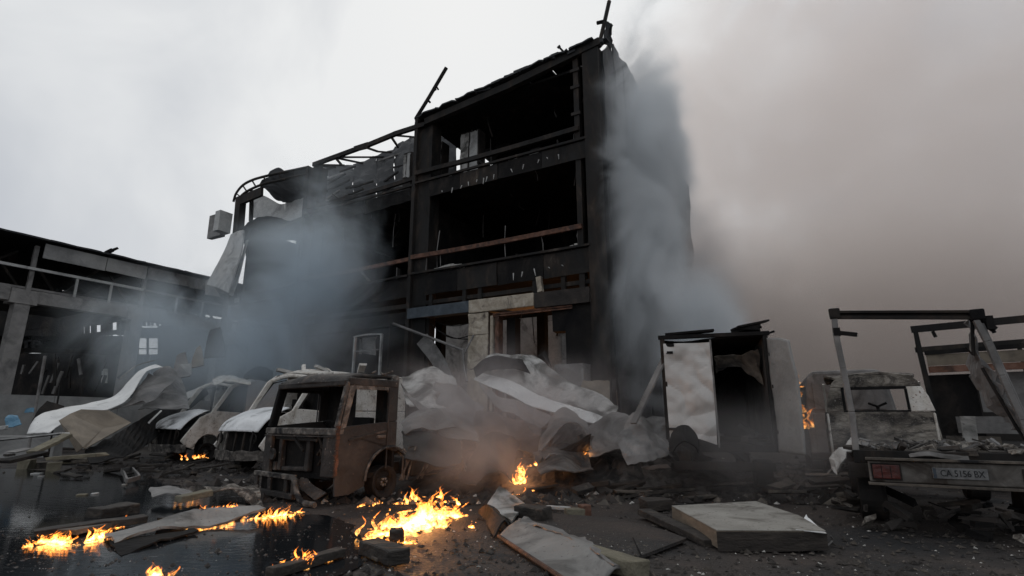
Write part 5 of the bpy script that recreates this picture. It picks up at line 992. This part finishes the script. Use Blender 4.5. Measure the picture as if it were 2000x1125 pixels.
# --- grit and flakes: nobody could count them
def scatter(name, label, n, mt, fn, smin, smax, seed):
    r = random.Random(seed); m = MB(); V = []; F_ = []
    for i in range(n):
        p = fn(r)
        if p is None: continue
        s_ = smin + (smax - smin)*r.random()**4; o = len(V); h = s_*r.uniform(.3, .8)
        an = r.random()*6.28
        for j in range(4):
            t_ = an + j*1.57 + r.uniform(-.4, .4); V.append((p[0] + math.cos(t_)*s_*r.uniform(.5, 1.2), p[1] + math.sin(t_)*s_*r.uniform(.5, 1.2), p[2] - .002))
        V.append((p[0] + r.uniform(-.3,.3)*s_, p[1] + r.uniform(-.3,.3)*s_, p[2] + h))
        F_ += [(o, o+1, o+4), (o+1, o+2, o+4), (o+2, o+3, o+4), (o+3, o, o+4)]
    m.add(V, F_); return tag(m.build(name, mt), label, 'debris', kind='stuff')
def yard(r):
    p = G(r.uniform(-40, 2040), 905 + 235*r.random())
    if inpoly(p.x, p.y, P2) and r.random() < .93: return None
    return (p.x, p.y, 0)
def rightyard(r): p = G(r.uniform(650, 2040), 900 + 240*r.random()**1.2); return (p.x, p.y, 0)
def onsheet(r):
    p = G(r.uniform(985, 1340), r.uniform(1003, 1086), .05); return (p.x, p.y, .052) if inpoly(p.x, p.y, R3) else None
def rubbleband(r): p = G(r.uniform(150, 1700), r.uniform(893, 985)); return (p.x, p.y, 0) if not inpoly(p.x, p.y, P2) else None
scatter('grit', 'dark grit and chips strewn over the yard', 5200, M_char, yard, .006, .06, 1)
scatter('ash_flakes', 'pale ash flakes scattered over the asphalt', 900, M_whitebits, rightyard, .004, .028, 2)
scatter('brown_grit', 'brown crumbs scattered over the asphalt', 2600, M_board, rightyard, .005, .035, 3)
scatter('sheet_grit', 'grit lying on the flat burnt sheet', 1400, M_board, onsheet, .004, .022, 4)
scatter('sheet_flakes', 'pale flakes lying on the flat burnt sheet', 300, M_whitebits, onsheet, .003, .014, 5)
scatter('rubble_chips', 'dark rubble chips around the burnt vehicles', 3600, M_soot_brown, rubbleband, .03, .2, 6)
scatter('board_chips', 'sooty board splinters around the burnt vehicles', 1500, M_board, rubbleband, .02, .16, 7)
scatter('pale_chips', 'pale plaster chips around the burnt vehicles', 500, M_whitebits, rubbleband, .01, .07, 8)
def onwater(r):
    p = G(r.uniform(-40, 720), 1140 - 110*r.random()**1.5); return (p.x, p.y, .006) if inpoly(p.x, p.y, P2) and mnoise.noise(Vector((p.x*1.2, p.y*2.5, 0))) > -.05 else None
scatter('floating_ash', 'ash flecks floating on the puddle', 1500, M_heap, onwater, .004, .03, 9)
scatter('floating_flakes', 'pale flakes floating on the puddle', 220, M_whitebits, onwater, .003, .014, 10)
# ---------------------------------------------------------------- fires: tongues of flame, additive emission
fm = bpy.data.materials.new('flame'); fm.use_nodes = True
t = fm.node_tree; t.nodes.clear(); n = t.nodes.new; l = t.links.new
o = n('ShaderNodeOutputMaterial'); ad = n('ShaderNodeAddShader'); tr = n('ShaderNodeBsdfTransparent'); em = n('ShaderNodeEmission')
at = n('ShaderNodeAttribute'); at.attribute_name = 'flame_height'
rp = n('ShaderNodeValToRGB'); el = rp.color_ramp.elements
el[0].position = 0; el[0].color = (.08, .006, .0005, 1); el[1].position = 1; el[1].color = (1, .50, .13, 1); e = el.new(.45); e.color = (1, .27, .035, 1)
l(at.outputs['Fac'], rp.inputs[0])
g = n('ShaderNodeNewGeometry'); nz = n('ShaderNodeTexNoise'); nz.inputs['Scale'].default_value = 15; nz.inputs['Detail'].default_value = 3; nz.inputs['Distortion'].default_value = 1.2
l(g.outputs['Position'], nz.inputs['Vector'])
r2 = n('ShaderNodeValToRGB'); r2.color_ramp.elements[0].position = .42; r2.color_ramp.elements[0].color = (.015, .015, .015, 1); r2.color_ramp.elements[1].position = .64; l(nz.outputs['Fac'], r2.inputs[0])
mm = n('ShaderNodeMix'); mm.data_type = 'RGBA'; mm.blend_type = 'MULTIPLY'; mm.inputs[0].default_value = 1; l(rp.outputs[0], mm.inputs[6]); l(r2.outputs[0], mm.inputs[7])
l(mm.outputs[2], em.inputs[0]); em.inputs[1].default_value = 1.9
l(tr.outputs[0], ad.inputs[0]); l(em.outputs[0], ad.inputs[1]); l(ad.outputs[0], o.inputs[0])
fd = fm.copy(); fd.name = 'flame_dim'; fd.node_tree.nodes['Emission'].inputs[1].default_value = .45
def fire(label, base, n_, h, r0, seed, lean=(.15, 0), spread=.05, power=0, group=None, mt=None):
    """base: polyline of points the fire feeds on"""
    r = random.Random(seed); V = []; F_ = []; H = []
    seg = [(a, b) for a, b in zip(base, base[1:])]
    c = sum(base, Vector())/len(base)
    nc = 1 if n_ < 16 else max(2, n_//6); L_ = sum((y - x).length for x, y in seg)
    cl = []
    for i in range(nc):                 # flames stand in uneven clumps
        g_ = (i + r.uniform(.2, .8))/nc*len(seg); a, b = seg[min(int(g_), len(seg) - 1)]; f_ = g_ - int(g_)
        cl.append((a.lerp(b, f_) + Vector((r.gauss(0, spread), r.gauss(0, spread), 0)), (r.uniform(.3, 1.25)**1.5)*(1.25 - abs((i + .5)/nc - .5)*1.1), r.uniform(-.5, .5)))
    for i in range(n_):
        p, hs, tl = cl[r.randrange(nc)]; p = p + Vector((r.gauss(0, spread*.7), r.gauss(0, spread*.7), -.015))
        hh = h*hs*(.3 + .9*r.random()**2); rr = r0*r.uniform(.35, 1.3)
        if r.random() < .12: p = p + UP*h*r.uniform(.3, .9); hh *= .3; rr *= .45      # torn-off licks
        ph = r.uniform(0, 9); N_, K = 10, 6; o_ = len(V)
        fl = r.uniform(.3, .7); ang = r.random()*3.14; tx_ = lean[0] + tl + r.gauss(0, .25); ty_ = lean[1] + r.gauss(0, .25)
        for k in range(N_ + 1):
            tt = k/N_
            w_ = rr*(math.sin(math.pi*max(.0, tt)**.62)**.8 if 0 < tt < 1 else 0)*(1 - .3*tt)*(1 + .35*math.sin(ph*3 + tt*9))
            q = p + Vector((tx_*hh*tt + .22*hh*math.sin(ph + tt*6.5)*tt, ty_*hh*tt + .16*hh*math.cos(ph*1.7 + tt*6)*tt, hh*tt))
            q += mnoise.noise_vector(q*9)*.02
            for s_ in range(K):
                g_ = 2*math.pi*s_/K; dx, dy = math.cos(g_)*w_, math.sin(g_)*w_*fl
                V.append((q.x + dx*math.cos(ang + tt) - dy*math.sin(ang + tt), q.y + dx*math.sin(ang + tt) + dy*math.cos(ang + tt), max(.004, q.z))); H.append(max(0, 1 - tt)**.8)
        for k in range(N_):
            for s_ in range(K): a_ = o_ + k*K + s_; b_ = o_ + k*K + (s_+1) % K; F_.append((a_, b_, b_ + K, a_ + K))
    me = bpy.data.meshes.new('fire'); me.from_pydata([tuple(Vector(v) - c) for v in V], [], F_); me.update()
    at_ = me.attributes.new('flame_height', 'FLOAT', 'POINT'); at_.data.foreach_set('value', H)
    for p_ in me.polygons: p_.use_smooth = True
    me.materials.append(mt or fm); ob = bpy.data.objects.new('fire', me); COL.objects.link(ob); ob.location = c
    if power:                           # the fire's own light
        ld = bpy.data.lights.new('fire_light', 'POINT'); ld.energy = power; ld.color = (1, .42, .13); ld.shadow_soft_size = .05
        lo = bpy.data.objects.new('fire_light', ld); COL.objects.link(lo); lo.location = c + UP*h*.6
    return tag(ob, label, 'fire', group)
gp = lambda *ps: [G(x, y, .02) for x, y in ps]
fire('big bright fire on the ground right of the lorry cab', gp((770,1050),(800,1030),(830,1015),(850,1000)), 270, .27, .065, 1, (.12, .1), .14, power=40)
fire('ragged low flames trailing left of the big fire', gp((712,1052),(735,1045),(765,1040)), 40, .14, .035, 2, (.1, 0), .05)
fire('thin flames behind the big fire toward the lorry wheel', gp((705,988),(725,986),(760,980)), 26, .10, .02, 3, (.3, 0), .03)
fire('flames on the rubble just behind the big fire', gp((765,985),(800,978),(850,972)), 44, .20, .035, 4, (.1, 0), .06)
fire('small flames right of the big fire', gp((865,1012),(885,1010),(905,1006)), 40, .16, .03, 5, (.1, 0), .04)
fire('single tall flame behind the big fire on the right', gp((890,985),(898,985)), 12, .24, .025, 6, (.1, 0), .02)
fire('small twin flames by the curled dark sheet', gp((916,1032),(922,1030)), 14, .22, .02, 7, (0, 0), .025)
fire('wide low flames under the timber block of the big fire', gp((760,1058),(785,1058)), 30, .07, .03, 8, (.2, 0), .03)
fire('tall burning rag of flame before the dark folded sheet', [D(1008, 946, 10.6), D(1022, 943, 10.6), D(1018, 925, 10.6), D(1030, 905, 10.6)], 70, .22, .045, 9, (.25, 0), .04, power=10)
fire('low flames under the tall flame by the heap', gp((1010,965),(1030,962),(1052,961)), 24, .13, .03, 10, (.1, 0), .04)
fire('small fire high in the heap', [D(1144, 890, 11), D(1150, 889, 11), D(1158, 888, 11)], 14, .13, .022, 11, (.1, 0), .025, power=1)
fire('thin flame licking the folded sheet right of the tall flame', [D(1047, 910, 10.4), D(1049, 905, 10.4)], 8, .3, .02, 12, (0, 0), .015)
fire('small fire under the bumper of the nearer van', [D(366, 897, 12.5), D(400, 893, 12.5)], 26, .14, .025, 13, (0, 0), .05)
fire('leftmost fire on the water in the left foreground', gp((72,1062),(100,1060),(130,1062)), 150, 0.1, 0.024, 14, (.35, 0), .05)
fire('fire on the near end of the burning plank beside the long strip', gp((168,1058),(190,1050),(210,1042)), 110, 0.1, 0.022, 15, (.4, 0), .04)
fire('flames running along the far end of the burning plank', gp((205,1032),(225,1024),(242,1018)), 60, 0.1, 0.018, 16, (.5, 0), .03)
fire('small flame on the charred plank in the puddle', gp((152,1032),(160,1030)), 20, 0.06, 0.014, 17, (.3, 0), .03)
fire('row of flames on the charred plank behind the long strip', [G(x, y, .1) for x, y in ((368,1012),(400,1006),(440,998))], 130, 0.1, 0.02, 18, (.5, .1), .035)
fire('tall flame at the end of the charred plank behind the strip', [G(x, y, .1) for x, y in ((445,998),(460,992))], 20, .2, .03, 19, (.4, 0), .025)
fire('low flames on the far end of the long strip', gp((368,1030),(400,1024),(428,1018)), 60, 0.06, 0.016, 20, (.5, 0), .03)
fire('orange flames left of the lorry bumper on the wet ground', gp((484,1012),(520,1010),(560,1005),(580,998)), 160, 0.1, 0.022, 21, (.5, 0), .045)
fire('bright flame on the burning plank at the lower edge', gp((572,1112),(590,1106),(605,1100)), 90, 0.13, 0.022, 22, (.15, 0), .03)
fire('small flame at the right end of the lower burning plank', gp((650,1086),(660,1082)), 20, .12, .022, 23, (.1, 0), .02)
fire('small flames at the left end of the lower burning plank', gp((530,1120),(552,1118)), 22, .10, .022, 24, (.1, 0), .025)
fire('little flames along the middle of the lower burning plank', gp((610,1098),(645,1088)), 26, .07, .02, 25, (.2, 0), .02)
fire('flame at the very bottom edge of the picture, left', gp((296,1126),(312,1124)), 26, .13, .028, 26, (.05, 0), .03)
fire('dim red fire behind the box truck', [D(1556, 838, 12.6), D(1568, 835, 12.6), D(1562, 780, 12.6), D(1558, 730, 12.6)], 90, .3, .06, 27, (.1, 0), .07, power=4, mt=fd)
fire('fire inside the ground floor beyond the heap', [W(2.4, .1, 4.5), W(1.6, .1, 4.5)], 50, .6, .12, 28, (.1, 0), .2, power=320)
# ---------------------------------------------------------------- smoke and haze (real volumes)
def smoke_mat(name, dens, col, scale, lo=.42, hi=.7, g=.35, soft=.0, stretch=(1, 1, 1), step=1.0, detail=5):
    m = bpy.data.materials.new(name); m.use_nodes = True
    t = m.node_tree; t.nodes.clear(); n = t.nodes.new; l = t.links.new
    o = n('ShaderNodeOutputMaterial'); v = n('ShaderNodeVolumePrincipled'); l(v.outputs[0], o.inputs['Volume'])
    v.inputs['Color'].default_value = (*col, 1); v.inputs['Anisotropy'].default_value = g
    tc = n('ShaderNodeTexCoord'); ln = n('ShaderNodeVectorMath'); ln.operation = 'LENGTH'; l(tc.outputs['Object'], ln.inputs[0])
    fo = n('ShaderNodeMapRange'); fo.interpolation_type = 'SMOOTHSTEP'
    fo.inputs['From Min'].default_value = 1.0; fo.inputs['From Max'].default_value = soft; l(ln.outputs['Value'], fo.inputs[0])
    ge = n('ShaderNodeNewGeometry'); mp = n('ShaderNodeMapping'); mp.inputs['Scale'].default_value = stretch; l(ge.outputs['Position'], mp.inputs[0])
    nz = n('ShaderNodeTexNoise'); nz.inputs['Scale'].default_value = scale; nz.inputs['Detail'].default_value = detail; nz.inputs['Roughness'].default_value = .6
    nz.inputs['Distortion'].default_value = 1.0; l(mp.outputs[0], nz.inputs['Vector'])
    # noise bites harder at the rim, so the outline is ragged
    sb = n('ShaderNodeMath'); sb.operation = 'MULTIPLY_ADD'; sb.inputs[1].default_value = .35; l(fo.outputs[0], sb.inputs[0]); l(nz.outputs['Fac'], sb.inputs[2])
    mr = n('ShaderNodeMapRange'); mr.interpolation_type = 'SMOOTHSTEP'; mr.inputs['From Min'].default_value = lo + .15; mr.inputs['From Max'].default_value = hi + .25
    l(sb.outputs[0], mr.inputs[0])
    mu = n('ShaderNodeMath'); mu.operation = 'MULTIPLY'; l(mr.outputs[0], mu.inputs[0]); l(fo.outputs[0], mu.inputs[1])
    m2 = n('ShaderNodeMath'); m2.operation = 'MULTIPLY'; m2.inputs[1].default_value = dens; l(mu.outputs[0], m2.inputs[0]); l(m2.outputs[0], v.inputs['Density'])
    m.cycles.volume_step_rate = step
    return m
def smoke(label, c, rad, rot, m):
    bm = bmesh.new(); bmesh.ops.create_icosphere(bm, subdivisions=3, radius=1)
    me = bpy.data.meshes.new('smoke'); bm.to_mesh(me); bm.free(); me.materials.append(m)
    o = bpy.data.objects.new('smoke', me); COL.objects.link(o); o.location = c; o.scale = rad; o.rotation_euler = [R(a) for a in rot]
    return tag(o, label, 'smoke', kind='stuff')
BROWN = (.985, .925, .89); BLUE = (.78, .865, .93); GREY = (.93, .925, .92)
M_sm_back = smoke_mat('smoke_back', .075, BROWN, .075, .555, .60, soft=.5, step=.3, detail=7)
M_sm_dark = smoke_mat('smoke_low', .32, (.82,.755,.715), .24, .30, .60, soft=.3, step=.5)
M_sm_corner = smoke_mat('smoke_corner', 2.6, (.90,.925,.94), .40, .42, .55, step=.35, detail=6)
M_sm_blue = smoke_mat('smoke_blue', 1.15, BLUE, .34, .36, .60, step=.35, detail=6)
M_sm_shed = smoke_mat('smoke_shed', .95, BLUE, .36, .36, .60, step=.6)
M_sm_warm = smoke_mat('smoke_warm', .6, (.86,.80,.79), .6, .38, .60, step=.6)
M_sm_thin = smoke_mat('smoke_thin', .40, (.66,.645,.64), .5, .34, .66, step=.8)
smoke('vast brown grey smoke bank filling the sky behind the trucks', (37, 50, 20), (46, 27, 54), (0, 0, -15), M_sm_back)
smoke('dark low smoke rolling behind the burnt trucks', (18, 24, 4), (17, 9, 10), (0, 0, -10), M_sm_dark)
smoke('grey smoke boiling out along the flank of the burnt hall', (5.2, 18.3, 9), (2.0, 5.6, 11.5), (0, 4, -29), M_sm_corner)
smoke('low grey smoke spilling from the foot of the flank wall', (5.6, 16.0, 3.4), (2.4, 2.6, 4.4), (0, 0, 0), M_sm_corner)
smoke('pale blue smoke drifting up across the left bay of the burnt hall', (-7.4, 18.6, 5.6), (4.8, 2.4, 6.6), (0, 14, 20), M_sm_blue)
smoke('thin blue smoke curling up from behind the vans', (-8.6, 18.0, 3.2), (4.4, 2.0, 3.2), (0, 0, 20), M_sm_shed)
smoke('thin blue smoke before the open shed', (-14.0, 23, 4.8), (6, 2.5, 4.2), (0, 0, 20), M_sm_shed)
smoke('warm smoke hanging over the heap behind the burnt cab', (-.2, 11.5, 1.5), (4.4, 2.2, 2.1), (0, 0, 0), M_sm_warm)
smoke('thin ground smoke between the box truck and the flatbed', (4.4, 9.4, .8), (3.8, 2.2, 1.3), (0, 0, 0), M_sm_thin)
M_sm_end = smoke_mat('smoke_end', .9, (.95,.915,.90), .34, .42, .58, step=.4, detail=6)
smoke('pale grey smoke folding round the far end of the flank wall', tuple(W(-1.2, 7.0, 13)), (3.4, 5.0, 9.5), (0, 0, -29), M_sm_end)
M_sm_glow = smoke_mat('smoke_glow', .9, (.86,.79,.75), .9, .34, .62, step=.6)
smoke('smoke just behind the big fire, lit orange by it', (-.5, 8.9, .75), (1.7, 1.1, 1.0), (0, 0, 0), M_sm_glow)
# things that still share a label are told apart by their place in the row
_by = {}
for o_ in COL.objects:
    if o_.parent is None and 'label' in o_.keys() and 'group' in o_.keys(): _by.setdefault(o_['label'], []).append(o_)
for lb, os_ in _by.items():
    if len(os_) > 1:
        os_.sort(key=lambda q: (sum((v.co.x for v in q.data.vertices), 0)/len(q.data.vertices) + q.location.x)/max(1, sum((v.co.y for v in q.data.vertices), 0)/len(q.data.vertices) + q.location.y))
        wd_ = ['left one', 'right one'] if len(os_) == 2 else ['leftmost', 'second from left', 'third from left', 'fourth from left', 'fifth from left'][:len(os_)]
        for q, w_ in zip(os_, wd_): q['label'] = lb + ', ' + w_
